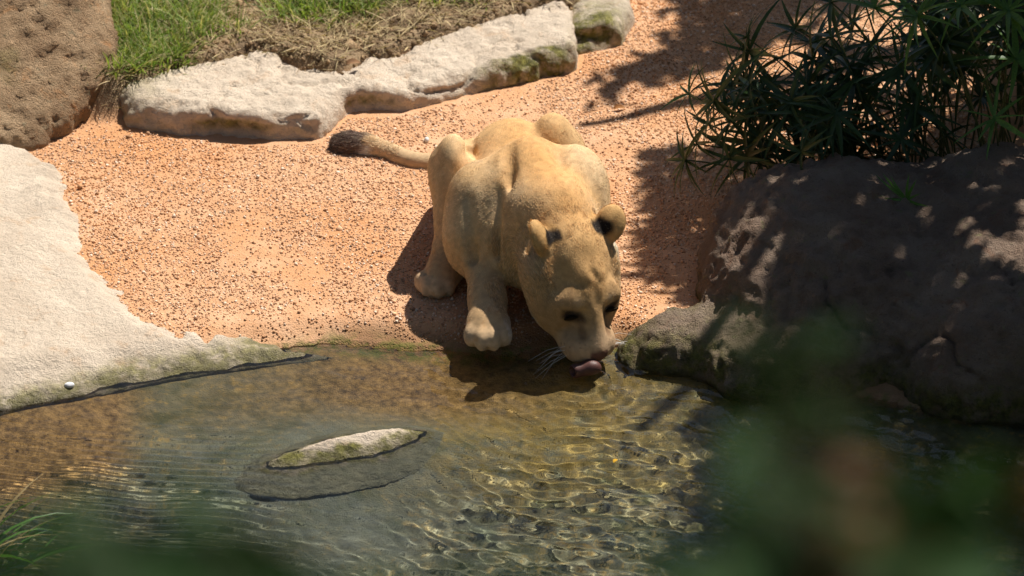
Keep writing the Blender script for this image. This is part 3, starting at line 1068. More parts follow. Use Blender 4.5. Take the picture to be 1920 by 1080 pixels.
for s in (-1, 1):
    L.ell(hp(.062 * s, .172, .050), hr(.026, .013, .018), k=.024, rot=HR, op='sub')
    # ears: a cup each
    e_n = nrm((.42 * s) * hx - .82 * hn + .30 * ht)                    # towards the ear tip
    e_f = nrm(.55 * s * hx + .25 * hn - .80 * ht); e_f = nrm(e_f - (e_f @ e_n) * e_n)  # opening
    e_s = np.cross(e_n, e_f)
    eR = np.stack([e_s, e_n, e_f])
    ec = hp(.085 * s, .000, .018) + .030 * e_n
    EARS.append((s, ec, e_n, e_f))
    L.ell(ec, (.039, .051, .023), k=.014, rot=eR)
    L.ell(ec + .013 * e_f + .003 * e_n, (.033, .044, .022), k=.006, rot=eR, op='sub')
# creases and hollows
L.groove([hp(0, .035, .075), hp(0, .15, .062)], .014, .004)
for s in (-1, 1):
    L.groove([hp(.020 * s, .105, .066), hp(.062 * s, .088, .050)], .012, .002)
    L.groove([hp(.078 * s, .060, .048), hp(.085 * s, .100, .035)], .022, .008)
    L.groove([hp(.030 * s, .172, .055), hp(.036 * s, .215, .040)], .012, .008)
    L.groove([hp(.066 * s, .195, .0), hp(.060 * s, .20, .02)], .014, .006)
for c_, d_ in ((v3(-.060, -.33, .045), ((-.028, .004), (0, -.006), (.028, .004))), (v3(.170, -.255, .045), ((-.028, .004), (0, -.006), (.028, .004))),
               (v3(-.190, -.055, .048), ((-.028, .014), (-.008, -.002), (.022, .002)))):
    for dx, dy in d_:
        L.groove([c_ + v3(dx, dy + .004, .008), c_ + v3(dx, dy - .012, -.012), c_ + v3(dx, dy - .014, -.038)], .006, .006)
L.groove([hp(0, .078, .07), hp(.006, .09, .07)], .009, .004)
for s in (-1, 1):
    L.groove([hp(.010 * s, .262, -.002), hp(.028 * s, .256, -.035), hp(.048 * s, .225, -.048), hp(.060 * s, .175, -.052)], .006, .005)
    L.groove([hp(.016 * s, .275, .010), hp(.022 * s, .268, .008)], .005, .006)
L.groove([hp(0, .278, .005), hp(0, .270, -.03)], .004, .003)
L.groove([v3(-.012, .02, .40), v3(-.005, -.06, .365), v3(.012, -.12, .30), v3(.015, -.15, .23)], .018, .018)
L.groove([v3(-.035, -.10, .33), v3(-.035, -.15, .25), v3(-.03, -.16, .18)], .013, .017)
L.groove([v3(-.115, -.09, .30), v3(-.105, -.14, .22), v3(-.09, -.14, .15)], .014, .017)
L.groove([v3(-.108, .10, .33), v3(-.108, .17, .31), v3(-.108, .24, .27)], .014, .018)
L.groove([v3(.11, .04, .40), v3(.125, -.07, .345), v3(.14, -.14, .30)], .020, .012)

LV, LQ = L.mesh((-.56, -.47, -.02), (.42, .74 + .14, .48), .0052, polish=2)

def seg_dist(P, pts):
    best = np.full(len(P), 9.0); par = np.zeros(len(P))
    for i in range(len(pts) - 1):
        a, b = np.asarray(pts[i]), np.asarray(pts[i + 1])
        ab = b - a
        t = np.clip(((P - a) @ ab) / (ab @ ab), 0, 1)
        d = np.linalg.norm(P - a - t[:, None] * ab, axis=1)
        m = d < best
        best[m] = d[m]; par[m] = i + t[m]
    return best, par

def lerp(c, d, w):
    return c + (np.asarray(d, float) - c) * np.clip(w, 0, 1)[:, None]

def head_local(P):
    return ((P - HEAD) / HS) @ HR.T

DORSAL = [hp(0, .10, .06), hp(0, 0, .07), v3(.09, -.10, .36), v3(.055, .0, .385), v3(.02, .2, .34), v3(0, .35, .3)]
def lion_color(P, N):
    n1 = fbm(P, 14, 3, 5); n2 = fbm(P, 45, 3, 9)
    c = np.tile(v3(.500, .325, .158), (len(P), 1))
    c = lerp(c, (.570, .430, .272), .45 + .6 * n1)                                   # pale flanks
    dd, _ = seg_dist(P, DORSAL)
    c = lerp(c, (.500, .270, .095), .85 * np.exp(-(dd / .085) ** 2))                    # tawny back line
    c = lerp(c, (.485, .305, .140), .6 * sstep(.12, .30, P[:, 1]))
    c = lerp(c, (.54, .40, .255), .4 * sstep(-.05, -.7, N[:, 2]) * (P[:, 2] > .05))   # pale underside
    c = lerp(c, (.43, .285, .15), .7 * sstep(.22, .06, P[:, 2]) * (P[:, 1] < .3))
    c = lerp(c, (.56, .46, .345), .6 * sstep(.085, .02, P[:, 2]) * (P[:, 1] < .4))      # paws
    c = lerp(c, (.38, .20, .075), .5 * sstep(.25, .6, n2) * sstep(.3, .1, P[:, 2]))     # faint leg spots
    q = head_local(P)
    a, n, t = np.abs(q[:, 0]), q[:, 1], q[:, 2]
    hm = sstep(-.09, -.02, n) * (P[:, 1] < -.05) * (t > -.16) * (a < .16) * (n < .33)
    c = lerp(c, (.450, .285, .130), hm * .7)
    c = lerp(c, (.30, .19, .095), hm * .6 * sstep(.05, .14, n) * sstep(.03, .06, a))
    c = lerp(c, (.55, .41, .30), hm * sstep(.18, .23, n) * .4)
    c = lerp(c, (.30, .19, .10), hm * .6 * sstep(.012, .035, a) * sstep(.16, .19, n) * sstep(.25, .22, n) * sstep(-.02, .02, t))                         # pale muzzle
    c = lerp(c, (.60, .52, .42), hm * sstep(-.035, -.06, t) * sstep(.12, .18, n) * .7)   # chin
    de = np.hypot((a - .055) / 1.55, n - .171 - .25 * (.058 - a)) + .6 * np.abs(t - .036)
    c = lerp(c, (.075, .045, .028), hm * sstep(.028, .014, de))                          # eye rim
    c = lerp(c, (.55, .42, .28), hm * .6 * np.exp(-((np.hypot(a - .045, n - .145)) / .012) ** 2))
    dt, _ = seg_dist(np.stack([a, n, t], 1), [v3(.052, .175, .04), v3(.034, .215, .03), v3(.026, .25, .01)])
    c = lerp(c, (.15, .09, .05), hm * .75 * sstep(.016, .005, dt))                       # tear line
    dm, _ = seg_dist(np.stack([a, n, t], 1), [v3(.008, .27, -.005), v3(.028, .258, -.038), v3(.05, .225, -.05), v3(.066, .17, -.055)])
    c = lerp(c, (.06, .038, .028), hm * sstep(.010, .004, dm))                           # lips
    nose = hm * sstep(.258, .264, n) * sstep(.026, .021, a) * sstep(-.012, -.004, t)
    c = lerp(c, (.17, .085, .060), nose)                                                 # nose leather
    dots = np.sin(n * 520) * np.sin(t * 520)
    c = lerp(c, (.10, .06, .04), hm * .5 * sstep(.75, .95, dots) * sstep(.215, .23, n) * sstep(.262, .25, n) * (a > .018))
    tuft = np.linalg.norm(np.stack([a - .098, n - .045, t + .005], 1) / v3(1, 1.5, 1), axis=1)
    c = lerp(c, (.72, .64, .54), hm * np.where(q[:, 0] > 0, .9, .15) * sstep(.034, .016, tuft))                        # pale tuft under the ear
    for s_, ec, e_n, e_f in EARS:
        r = P - ec
        near = sstep(.064, .054, np.linalg.norm(r + .004 * e_n, axis=1)) * sstep(-.040, -.026, r @ e_n)
        back = sstep(.012, -.004, r @ e_f)
        spot = np.hypot((r @ e_n + .012 + .008 * n2) * 1.35, r @ np.cross(e_n, e_f) - .010 * s_ * np.sign(np.cross(e_n, e_f) @ (-s_ * hx)) * s_) 
        c = lerp(c, (.47, .285, .115), near * .8)
        c = lerp(c, (.018, .014, .012), near * back * sstep(.036, .020, spot))
        c = lerp(c, (.46, .32, .18), near * sstep(.004, .012, r @ e_f) * .8)
    dtl, par = seg_dist(P, TAILC)
    tl = par / (len(TAILC) - 1)
    tm = sstep(.06, .04, dtl)
    c = lerp(c, (.47, .345, .215), tm * sstep(.2, .4, tl) * .7)
    c = lerp(c, (.66, .60, .53), tm * sstep(.74, .80, tl) * sstep(.2, -.4, N[:, 2] + .6 * N[:, 1]))
    c = lerp(c, (.115, .075, .058), tm * sstep(.78, .86, tl + .03 * n2))
    n3 = fbm(P, 120, 2, 13)
    return np.clip(c * (1 + .16 * n2 + .24 * n3)[:, None], .01, 1)

FLOW = [(hp(0, .25, .02), -hn), (hp(.05, .2, 0), -hn + .5 * hx), (hp(-.05, .2, 0), -hn - .5 * hx), (hp(0, .1, .06), -hn), (hp(0, 0, .07), -hn),
        (hp(.09, .08, 0), -hn + .35 * hx), (hp(-.09, .08, 0), -hn - .35 * hx), (hp(.09, .0, -.03), -hn - .5 * ht + .4 * hx), (hp(-.09, 0, -.03), -hn - .5 * ht - .4 * hx),
        (v3(.09, -.12, .35), v3(-.2, .9, .3)), (v3(.05, .02, .385), v3(-.1, 1, 0)), (v3(0, .25, .34), v3(0, 1, -.1)), (v3(0, .45, .24), v3(0, 1, -.6)),
        (v3(-.16, 0, .25), v3(-.1, .5, -.8)), (v3(-.1, -.1, .28), v3(-.3, .6, -.7)), (v3(-.13, -.08, .16), v3(-.1, .3, -1)), (v3(.24, .02, .25), v3(.1, .5, -.8)),
        (v3(.0, -.14, .18), v3(0, .1, -1)), (v3(-.07, -.15, .12), v3(0, -.1, -1)), (v3(-.06, -.26, .08), v3(0, -.6, -.8)), (v3(-.06, -.33, .04), v3(0, -1, -.4)),
        (v3(-.19, .12, .3), v3(-.1, .3, -1)), (v3(-.15, .17, .36), v3(0, .8, .1)), (v3(-.19, .08, .15), v3(0, -.1, -1)), (v3(-.17, 0, .08), v3(-.2, -.6, -.6)), (v3(-.2, -.05, .04), v3(-.3, -1, -.3)),
        (v3(.11, .29, .37), v3(0, .8, .1)), (v3(.16, .25, .3), v3(.1, .3, -1)), (v3(.2, .1, .06), v3(0, -1, -.3))]
for i in range(0, len(TAILC) - 1, 3):
    FLOW.append((TAILC[i], nrm(TAILC[i + 1] - TAILC[i])))
def lion_flow(P, N):
    F = np.zeros_like(P)
    for p, v in FLOW:
        w = 1 / (((P - p) ** 2).sum(1) + 2e-4) ** 2
        F += w[:, None] * nrm(v)
    for s_, ec, e_n, e_f in EARS:
        near = np.linalg.norm(P - ec, axis=1) < .060
        F[near] = e_n
    F = nrm(F)
    F -= (F * N).sum(1, keepdims=True) * N
    return nrm(F)

def fur_length(P, N):
    q = head_local(P)
    a, n, t = np.abs(q[:, 0]), q[:, 1], q[:, 2]
    hm = sstep(-.09, -.02, n) * (P[:, 1] < -.05) * (t > -.16) * (a < .16)
    Ln = np.full(len(P), .0052)
    Ln += .006 * sstep(.0, -.8, N[:, 2]) * (P[:, 2] > .1)
    Ln = np.where(P[:, 2] < .09, .0034, Ln)
    Ln = Ln + hm * (.0042 - Ln) * sstep(-.02, .04, n)
    Ln = Ln + hm * (.0022 - Ln) * sstep(.17, .22, n)
    ruff = hm * sstep(.07, .095, a) * sstep(.14, .09, n)
    Ln = Ln + ruff * (.011 - Ln)
    tuft = np.linalg.norm(np.stack([a - .098, n - .045, t + .005], 1) / v3(1, 1.5, 1), axis=1)
    Ln = Ln + hm * .014 * sstep(.034, .016, tuft)
    de = np.linalg.norm(np.stack([a - .058, n - .168, t - .040], 1), axis=1)
    Ln = np.where((hm > .5) & (de < .017), .0012, Ln)
    nose = (hm > .5) & (n > .259) & (a < .024) & (t > -.010)
    Ln = np.where(nose, 0, Ln)
    for s_, ec, e_n, e_f in EARS:
        r = P - ec
        near = np.linalg.norm(r, axis=1) < .062
        Ln = np.where(near, np.where(r @ e_f > .004, .008, .0045), Ln)
    dtl, par = seg_dist(P, TAILC)
    tl = par / (len(TAILC) - 1)
    Ln = np.where(dtl < .05, np.where(tl > .55, .007 + .026 * sstep(.70, .90, tl), Ln), Ln)
    return Ln

def vert_normals(V, Q):
    fn = np.cross(V[Q[:, 2]] - V[Q[:, 0]], V[Q[:, 3]] - V[Q[:, 1]])
    N = np.zeros_like(V)
    for k in range(Q.shape[1]):
        np.add.at(N, Q[:, k], fn)
    return nrm(N)

LN = vert_normals(LV, LQ)
LC = lion_color(LV, LN)
lioness = empty('lioness', (0, 0, 0))
tag(lioness, 'tawny lioness crouching at the water edge and lapping with her tongue out', 'lioness')
m_skin = Mat('lioness_skin', .85, .15)
m_skin.color(m_skin.mix(1.0, m_skin.attr('col'), (1.15, 1.10, 1.05), 'MULTIPLY'))
m_skin.normal(m_skin.bump(m_skin.noise(260, 3), .4, .003))
body = mesh_obj('body', LV, LQ, m_skin.m, lioness, cols={'col': LC})

# fur: short strands laid along the coat
def build_fur(count):
    tri = np.concatenate([LQ[:, [0, 1, 2]], LQ[:, [0, 2, 3]]])
    A, B, C = LV[tri[:, 0]], LV[tri[:, 1]], LV[tri[:, 2]]
    ar = np.linalg.norm(np.cross(B - A, C - A), axis=1)
    cen = (A + B + C) / 3
    # denser on the head and on the tail tuft
    w = ar * (1 + 1.2 * (np.linalg.norm(cen - hp(0, .12, 0), axis=1) < .22) + 6 * (cen[:, 0] < -.36))
    ti = RNG.choice(len(tri), count, p=w / w.sum())
    u, v = RNG.random(count), RNG.random(count)
    f = u + v > 1
    u[f], v[f] = 1 - u[f], 1 - v[f]
    bc = np.stack([1 - u - v, u, v], 1)[:, :, None]
    T = tri[ti]
    P = (LV[T] * bc).sum(1); N = nrm((LN[T] * bc).sum(1))
    Ln = fur_length(P, N) * RNG.uniform(.7, 1.25, count)
    keep = Ln > .0006
    P, N, Ln = P[keep], N[keep], Ln[keep]
    n = len(P)
    F = lion_flow(P, N)
    clump = np.stack([fbm(P, 55, 2, s) for s in (1, 2, 3)], 1)
    d0 = nrm(F * .9 + N * .40 + clump * .22 + RNG.normal(0, .10, (n, 3)))
    d1 = nrm(F * 1.0 + N * .10 + clump * .30 + RNG.normal(0, .12, (n, 3)) + v3(0, 0, -.08))
    p0 = P - N * .001
    p1 = p0 + d0 * (Ln * .45)[:, None]
    p2 = p1 + d1 * (Ln * .55)[:, None]
    pts = np.stack([p0, p1, p2], 1)
    pts[..., 2] = np.maximum(pts[..., 2], .003)
    C = lion_color(P, N) * (RNG.normal(1.50, .27, n))[:, None]
    pale = RNG.random(n) < .14
    C[pale] = C[pale] * .6 + np.array([.30, .25, .18])
    C = np.clip(C, .008, .9)
    cu = bpy.data.hair_curves.new('fur')
    cu.add_curves([3] * n)
    cu.attributes['position'].data.foreach_set('vector', pts.reshape(-1).astype(np.float32))
    rad = np.tile(np.array([.00040, .00036, .00012], np.float32), n) * np.repeat(np.clip(Ln / .006, .6, 1.5), 3).astype(np.float32)
    ra = cu.attributes.get('radius') or cu.attributes.new('radius', 'FLOAT', 'POINT')
    ra.data.foreach_set('value', rad.astype(np.float32))
    ca = cu.attributes.new('col', 'FLOAT_COLOR', 'CURVE')
    c4 = np.ones((n, 4), np.float32); c4[:, :3] = C
    ca.data.foreach_set('color', c4.ravel())
    m = Mat('lioness_fur', .75, .18)
    m.color(m.attr('col'))
    cu.materials.append(m.m)
    o = bpy.data.objects.new('fur', cu)
    COL.objects.link(o)
    o.parent = lioness
    o['kind'] = 'stuff'
    return o
fur = build_fur(260000)

# eyes, tongue
m_eye = Mat('lioness_eye', .6, .05); m_eye.color((.030, .018, .008))
for s in (-1, 1):
    ef = Field()
    ef.ell(hp(.0560 * s, .172, .0290), hr(.0190, .0052, .0100), k=.01, rot=HR)
    c = hp(.0575 * s, .167, .0365)
    ev, eq = ef.mesh(c - .03, c + .03, .003)
    mesh_obj('eye', ev, eq, m_eye.m, lioness)
m_tng = Mat('tongue_skin', .45, .35)
m_tng.color(m_tng.mix(m_tng.noise(90, 3), (.085, .034, .028), (.13, .058, .047)))
m_tng.normal(m_tng.bump(m_tng.noise(420, 2), .35, .002))
tf = Field()
ta = at_y(1118, 690, -.395); tb = at_y(1080, 695, -.400)
tf.cone(ta, tb, .012, .0185, k=.015)
tf.cone(hp(.004, .232, -.045), ta + v3(-.012, 0, .004), .013, .014, k=.02)
tf.cone(ta + v3(-.010, 0, -.002), tb + v3(-.04, -.014, -.001), .004, .0165, k=.004, op='sub')
tlo = np.minimum(ta, tb) - .06; thi = np.maximum(ta, tb) + .08
tv, tq = tf.mesh(tlo, thi, .0028)
mesh_obj('tongue', tv, tq, m_tng.m, lioness)

m_wh = Mat('whisker_hair', .5, .3); m_wh.color((.80, .76, .70))
rsw = np.random.default_rng(12)
for s in (-1, 1):
    for i in range(9):
        a0 = hp(.052 * s, .232 + .010 * (i % 3), -.006 - .012 * (i // 3))
        d0 = nrm(s * hx * 1.0 + hn * rsw.uniform(-.1, .5) + ht * rsw.uniform(-.4, .3))
        b0 = a0 + d0 * rsw.uniform(.07, .11) + v3(0, 0, -.018)
        wv_, wf_ = tube(np.array([a0, (a0 + b0) / 2 + v3(0, 0, .008), b0]), .0006, .0002, 4)
        mesh_obj('whisker', wv_, wf_, m_wh.m, lioness)
# ------------------------------------------------------------------ tree over the right bank: its crown throws the dappled shade
def shade_density(x, y):
    P = np.stack([x, y], 1)
    n = fbm(P, 2.4, 3, 401)
    d = 1.15 * sstep(.40, .62, x + .16 * n) * sstep(.55, .30, y + .12 * n)               # boulder and the water before it
    d = np.maximum(d, 1.0 * sstep(.26, .36, x + .05 * n - .05 * y) * sstep(.78, .60, y + .1 * n) * sstep(-.02, .10, y))   # gravel beside the lioness
    d = np.maximum(d, 1.0 * sstep(.0, .14, x + .08 * n - .20 - .17 * sstep(1.1, 1.4, y)) * sstep(.78, .90, y - .85 * x + .10 * n))       # gravel at the back
    hole = sstep(.02, .20, fbm(P, 7.5, 3, 403)) * sstep(.95, 1.2, x)
    d = d * (1 - .85 * hole * sstep(.7, .4, y))
    toe = np.exp(-((x - .47) / .16) ** 2 - ((y + .30) / .13) ** 2)
    d = d - 1.0 * toe
    d = d - .80 * np.exp(-((x - 1.25) / .16) ** 2 - ((y - .00) / .14) ** 2) - .8 * np.exp(-((x - 1.0) / .12) ** 2 - ((y - .05) / .10) ** 2) - .55 * np.exp(-((x - 1.15) / .3) ** 2 - ((y + .42) / .16) ** 2)
    return np.clip(d, 0, 1)
def build_tree():
    root = empty('tree', (3.3, 3.2, gz(3.3, 3.2)))
    tag(root, 'leafy tree on the right bank whose crown shades the boulder and the sedge', 'tree')
    b0 = np.array(root.location)
    n = 70000
    x = RNG.uniform(.1, 2.1, n); y = RNG.uniform(-2.2, 2.6, n)
    k = RNG.random(n) < shade_density(x, y)
    x, y = x[k], y[k]
    n = min(len(x), 11000)
    x, y = x[:n], y[:n]
    h = 1.9 + .55 * (fbm(np.stack([x, y], 1), 1.6, 2, 405) + .5) + RNG.uniform(0, .75, n)
    s = -SUN_TRAVEL / -SUN_TRAVEL[2] * -1
    up = -SUN_TRAVEL / (-SUN_TRAVEL[2])
    P = np.stack([x, y, np.zeros(n)], 1) + up[None] * h[:, None]
    q = RNG.normal(0, 1, (n, 3)); q[:, 2] *= .5
    ax = nrm(q)
    nn = nrm(RNG.normal(0, 1, (n, 3)) * .8 + np.array([0, 0, 1.2]))
    sd = nrm(np.cross(nn, ax)); ax = np.cross(sd, nn)
    L = RNG.uniform(.035, .075, n)[:, None]; W = L * .42
    V = np.stack([P - ax * L, P - ax * L * .2 + sd * W, P + ax * L, P - ax * L * .2 - sd * W, ], 1) + nn[:, None] * 0
    V[:, 1] += nn * W * .2; V[:, 3] += nn * W * .2
    F = (np.array([[0, 1, 2, 3]])[None] + 4 * np.arange(n)[:, None, None]).reshape(-1, 4)
    m = leaf_mat('tree_leaf', .2, .5, .3, attr=False, colr=((.035, .085, .018), (.08, .15, .03)))
    o = mesh_obj('crown', V.reshape(-1, 3) - b0, F, m, root); o['kind'] = 'stuff'
    mb = Mat('bark', .95, .15); mb.color(mb.mix(mb.noise(12, 5), (.09, .06, .04), (.2, .15, .105))); mb.normal(mb.bump(mb.noise(30, 4), .8, .02))
    tf_ = Field()
    tr = [b0 + (0, 0, -.1), b0 + (-.1, -.1, 1.0), b0 + (-.35, -.3, 2.0), b0 + (-.7, -.6, 2.75)]
    tf_.chain(tr, [.20, .15, .125, .09], k=.05)
    for tgt in ((2.2, 1.8, 3.3), (1.9, 3.1, 3.2), (1.5, .8, 2.9), (2.4, .4, 2.9), (1.3, 2.2, 2.8)):
        a = np.asarray(tr[2]) if tgt[2] < 3 else np.asarray(tr[3])
        mid = (a + np.array(tgt)) / 2 + (0, 0, .18)
        tf_.chain([a, mid, np.array(tgt)], [.085, .05, .02], k=.04)
    tv_, tq_ = tf_.mesh((1.0, .2, -.2), (3.8, 3.7, 3.6), .03)
    mesh_obj('trunk', tv_ - b0, tq_, mb.m, root)
build_tree()

# unseen trees added outside the frame: they block low sky to deepen shade and stand in the water's reflection
def make_sky_blocker(label, x, y, h, rx, seed):
    rs = np.random.default_rng(seed)
    b0 = np.array([x, y, gz(x, y)])
    root = empty('tree', b0)
    tag(root, label, 'tree', 'added unseen trees blocking the low sky')
    n = 2600
    u = nrm(rs.normal(0, 1, (n, 3))) * (rs.uniform(.55, 1.0, n) ** .5)[:, None]
    P = u * np.array([rx, rx * .8, h * .48]) + np.array([0, 0, h * .52])
    P += .25 * np.stack([fbm(P, .9, 2, seed + i) for i in range(3)], 1)
    P[:, 2] = np.maximum(P[:, 2], .1)
    ax = nrm(rs.normal(0, 1, (n, 3))); nn = nrm(np.cross(ax, rs.normal(0, 1, (n, 3)))); sd = np.cross(nn, ax)
    Lg = rs.uniform(.16, .34, n)[:, None]; W = Lg * .45
    V = np.stack([P - ax * Lg, P + sd * W + nn * W * .2, P + ax * Lg, P - sd * W + nn * W * .2], 1)
    F = (np.array([[0, 1, 2, 3]])[None] + 4 * np.arange(n)[:, None, None]).reshape(-1, 4)
    o = mesh_obj('crown', V.reshape(-1, 3), F, bpy.data.materials['tree_leaf'], root); o['kind'] = 'stuff'
    V, F = tube(stalk_path((0, 0, -.1), (.3, .2, h * .6), 0, 8), .20, .08, 8)
    mesh_obj('trunk', V, F, bpy.data.materials['bark'], root)
make_sky_blocker('added unseen leafy tree blocking the low sky on the far left beyond the tall brown boulder', -5.2, 4.6, 5.5, 2.2, 501)
make_sky_blocker('added unseen leafy tree blocking the low sky on the left bank of the stream', -6.2, -1.2, 6.0, 2.4, 502)
make_sky_blocker('added unseen leafy tree blocking the low sky on the right bank of the stream', 6.4, -2.0, 5.0, 2.2, 503)
make_sky_blocker('added unseen leafy tree blocking the low sky on the near left bank behind the viewpoint', -4.0, -11.5, 6.5, 3.0, 504)
make_sky_blocker('added unseen leafy tree blocking the low sky on the near right bank behind the viewpoint', 3.2, -12.2, 6.5, 3.0, 505)

# ------------------------------------------------------------------ shrub close to the viewer, far out of focus
def cam_point(px, py, d):
    a = (px - 960) / KPX; b = (540 - py) / KPX
    r = np.array([0, math.cos(PITCH), -math.sin(PITCH)]) + a * np.array([1, 0, 0]) + b * np.array([0, math.sin(PITCH), math.cos(PITCH)])
    return CAM + r * d
def leaf_blade(Lm, Wm, rs):
    """broad pointed leaf with a fold along the midrib and a drooping tip"""
    t = np.linspace(0, 1, 9)
    w = Wm * np.sin(math.pi * t ** .8) ** .8 * .5
    z = -.18 * Lm * t ** 2
    rows = []
    for a, ww, zz in zip(t, w, z):
        for u in (-1, -.5, 0, .5, 1):
            rows.append((a * Lm, u * ww, zz + abs(u) * ww * .35 + .03 * Wm * math.sin(9 * a + u)))
    V = np.array(rows)
    i = np.arange(45).reshape(9, 5)
    F = np.stack([i[:-1, :-1], i[1:, :-1], i[1:, 1:], i[:-1, 1:]], -1).reshape(-1, 4)
    return V, F
def make_shrub(label, base, leaves, mats, seed):
    rs = np.random.default_rng(seed)
    base = np.asarray(base, float)
    root = empty('shrub', base)
    tag(root, label, 'shrub')
    mb = mats['wood']
    meshes = {}
    for key in ('green', 'dark', 'red'):
        V, F = leaf_blade(1.0, .52, rs)
        meshes[key] = mesh_obj('leaf', V, F, mats[key], link=False).data
    leaves = [(x, y, d * .74, sz * .74, key) for x, y, d, sz, key in leaves]
    pts = np.array([cam_point(x, y, d) for x, y, d, *_ in leaves])
    hub = pts.mean(0) + np.array([.02, .12, -.55])
    V, F = tube(stalk_path(base, hub, .2, 14), .022, .010, 7)
    stem = mesh_obj('stem', V - base, F, mb, root)
    for (x, y, d, size, key), p in zip(leaves, pts):
        V, F = tube(stalk_path(hub - (0, 0, rs.uniform(0, .25)), p, rs.normal(0, .02), 8), .0045, .0018, 5)
        br = mesh_obj('branch', V - base, F, mb, root)
        for j in range(2 if rs.random() < .6 else 1):
            o = bpy.data.objects.new('leaf', meshes[key])
            COL.objects.link(o); o.parent = br
            R = Euler((rs.normal(0, .5), rs.normal(.25, .4), rs.uniform(0, 6.28))).to_matrix().to_4x4()
            o.matrix_local = Matrix.Translation(Vector(p - base)) @ R @ Matrix.Diagonal((size, size * rs.uniform(.8, 1.1), size, 1))
    return root
mw = Mat('twig_bark', .9, .2); mw.color(mw.mix(mw.noise(20, 3), (.07, .05, .03), (.15, .11, .07)))
SM = {'wood': mw.m, 'green': leaf_mat('shrub_leaf_light', .25, .6, .12, attr=False, colr=((.016, .044, .011), (.028, .066, .016))),
      'dark': leaf_mat('shrub_leaf_dark', .25, .6, .12, attr=False, colr=((.010, .026, .004), (.017, .040, .006))),
      'red': leaf_mat('shrub_leaf_red', .25, .5, .3, attr=False, colr=((.085, .030, .006), (.13, .05, .010)))}
rl = [(1640, 820, 2.2, .045, 'dark'), (1760, 960, 2.0, .05, 'dark'), (1900, 880, 2.1, .05, 'dark'), (1600, 700, 2.3, .04, 'dark'), (1500, 730, 2.2, .04, 'dark'), (1840, 1090, 1.9, .06, 'dark'), (1620, 1020, 2.0, .05, 'dark'), (1720, 1090, 1.9, .06, 'green'), (1450, 1090, 1.9, .06, 'green'), (1560, 930, 2.1, .045, 'dark'), (1445, 640, 2.2, .040, 'dark'), (1420, 600, 2.3, .034, 'dark'), (1500, 660, 2.3, .040, 'green'), (1560, 640, 2.1, .05, 'green'), (1440, 760, 2.0, .045, 'green'), (1430, 810, 2.1, .045, 'green'),
      (1455, 920, 1.9, .055, 'dark'), (1430, 880, 2.1, .045, 'dark'), (1480, 960, 2.0, .05, 'dark'), (1345, 960, 2.0, .055, 'green'), (1330, 1040, 1.9, .060, 'green'), (1400, 1060, 2.0, .055, 'green'),
      (1500, 1030, 1.9, .055, 'green'), (1560, 1060, 1.9, .06, 'green'), (1610, 900, 2.0, .045, 'red'), (1650, 960, 2.0, .05, 'red'), (1590, 860, 2.2, .04, 'red'), (1540, 800, 2.2, .045, 'dark'),
      (1700, 880, 2.1, .045, 'dark'), (1790, 905, 2.1, .04, 'green'), (1830, 860, 2.2, .04, 'dark'), (1740, 1040, 1.9, .055, 'dark'), (1850, 1000, 1.9, .055, 'dark'), (1900, 930, 2.0, .05, 'red'),
      (1880, 1070, 1.9, .06, 'green'), (1660, 1070, 1.9, .055, 'red'), (1260, 1070, 2.0, .05, 'green'), (1800, 1060, 2.0, .05, 'green'), (1700, 980, 2.1, .05, 'dark'), (1570, 980, 2.1, .05, 'dark')]
make_shrub('blurred green shrub with a few reddish leaves in front of the large boulder', (.45, -7.2, gz(.45, -7.2)), rl, SM, 3)
ll = [(420, 1010, 2.0, .06, 'dark'), (330, 1000, 2.1, .05, 'green'), (250, 1030, 2.0, .06, 'green'), (170, 1050, 2.0, .06, 'green'), (520, 1050, 2.0, .06, 'dark'), (460, 1085, 1.9, .065, 'dark'), (120, 1090, 1.9, .065, 'green'), (270, 1090, 1.9, .065, 'green'), (380, 1010, 2.1, .05, 'dark'), (480, 1030, 2.1, .05, 'dark'), (300, 1030, 2.1, .05, 'green'), (560, 1055, 2.0, .05, 'dark'), (240, 1080, 2.0, .06, 'green'), (350, 1075, 1.9, .06, 'green'), (420, 1040, 2.0, .05, 'dark'), (330, 1050, 2.0, .055, 'green'), (220, 1040, 2.1, .055, 'green'), (130, 1060, 2.0, .055, 'green'), (480, 1070, 2.0, .055, 'dark'), (400, 1085, 1.9, .06, 'dark'),
      (560, 1085, 1.9, .05, 'green'), (300, 1090, 1.9, .06, 'dark'), (180, 1090, 1.9, .06, 'dark'), (60, 1080, 2.0, .05, 'green'), (640, 1100, 1.9, .05, 'green'), (440, 990, 2.2, .038, 'dark'), (800, 1075, 2.1, .035, 'dark'), (1010, 1090, 2.0, .04, 'green')]
make_shrub('blurred dark green shrub in front of the stream', (-.35, -7.2, gz(-.35, -7.2)), ll, SM, 4)

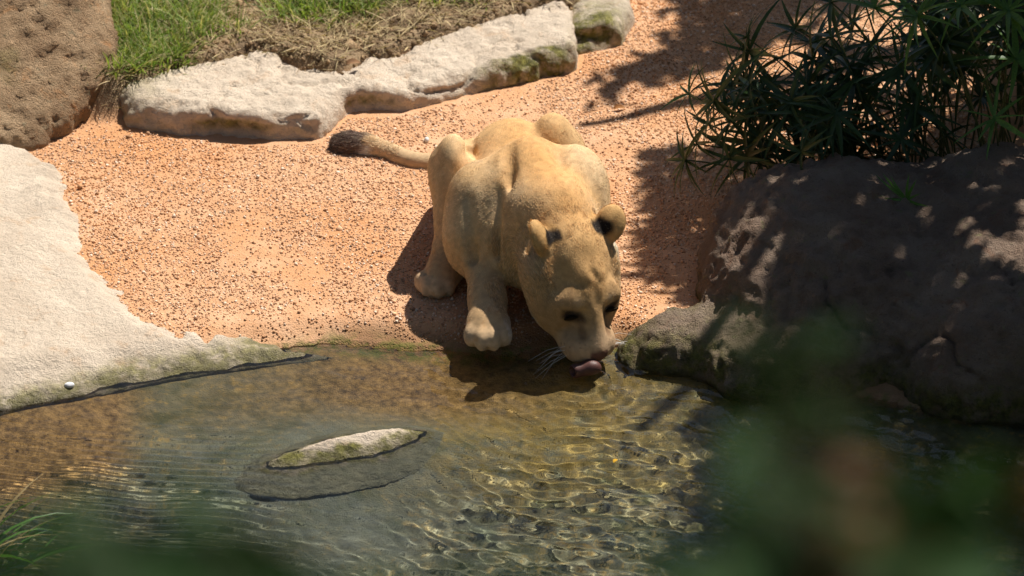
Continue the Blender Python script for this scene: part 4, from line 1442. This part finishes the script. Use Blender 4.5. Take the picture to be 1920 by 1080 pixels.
# ------------------------------------------------------------------ strap-leaved plant at the stream's near edge
def make_reed():
    rs = np.random.default_rng(77)
    b = at(-45, 1050, WATER_Z - .02); b[2] = gz(b[0], b[1])
    root = empty('reed', b)
    tag(root, 'green strap leaved reed with dry tan blades standing in the stream', 'plant')
    mg = leaf_mat('reed_leaf', .3, .4, .4, attr=False, colr=((.055, .13, .025), (.11, .22, .05)))
    for i in range(40):
        dry = i % 5 == 0
        az = rs.uniform(-.7, 1.3)
        V, F, _ = blades(np.array([[rs.normal(0, .05), rs.normal(0, .04), 0]]), np.array([az]), np.array([rs.uniform(.16, .40)]), np.array([rs.uniform(.009, .017)]),
                         np.array([rs.uniform(.1, .7)]), np.array([rs.uniform(.8, 2.3)]), np.array([rs.normal(0, .5)]), seg=7)
        mesh_obj('leaf', V, F, m_dry if dry else mg, root)
make_reed()

# ------------------------------------------------------------------ small loose things
def pebble(name, label, cat, c, r, colr, seed, group=None):
    f = Field(); f.ell(c, r, k=.002)
    V, Q = f.mesh(np.asarray(c) - max(r) * 1.6, np.asarray(c) + max(r) * 1.6, max(r) / 5)
    V = V + .12 * max(r) * np.stack([fbm(V, 90, 2, seed + i) for i in range(3)], 1)
    m = Mat(name, .8, .3); m.color(m.mix(m.noise(60, 3), colr, tuple(q * .75 for q in colr)))
    return tag(mesh_obj(name, V, Q, m.m), label, cat, group)
def on(px, py, dz=0.0):
    p = at(px, py, .03)
    z = gz(p[0], p[1])
    p = at(px, py, z)
    return np.array([p[0], p[1], gz(p[0], p[1]) + dz])
pebble('pebble', 'small white pebble on the gravel above the tail', 'pebble', on(800, 266, .006), (.007, .009, .008), (.75, .74, .72), 1)
pebble('pebble', 'smooth white pebble on the wet edge of the flat slab', 'pebble', at(130, 722, -.016), (.013, .009, .007), (.80, .80, .80), 4)
def dry_leaf(label, p, size, rz, colr, tilt=.3):
    V, F = leaf_blade(size, size * .5, None)
    V[:, 2] += size * .14 * np.sin(V[:, 0] / size * 3)
    m = leaf_mat('dry_leaf', .15, .8, .15, attr=False, colr=colr)
    o = mesh_obj('dry_leaf', V, F, m)
    o.location = p; o.rotation_euler = (tilt, -.1, rz)
    return tag(o, label, 'leaf')
BR = ((.22, .09, .03), (.42, .20, .07))
dry_leaf('small orange brown dry leaf on the open gravel behind the lioness', on(1150, 208, .006), .035, .2, BR)
dry_leaf('curled brown dry leaf lying on the soil edge of the pale ledge', at(648, 121, .116), .045, .3, ((.16, .08, .04), (.33, .19, .10)))
dry_leaf('yellow leaf floating on the rippled water', at(1150, 868, WATER_Z + .004), .020, 1.0, ((.55, .30, .02), (.65, .38, .04)), .05)
dry_leaf('pale dry leaf on the gravel under the sedge fans', on(1422, 134, .006), .03, .5, ((.55, .45, .30), (.65, .55, .38)))
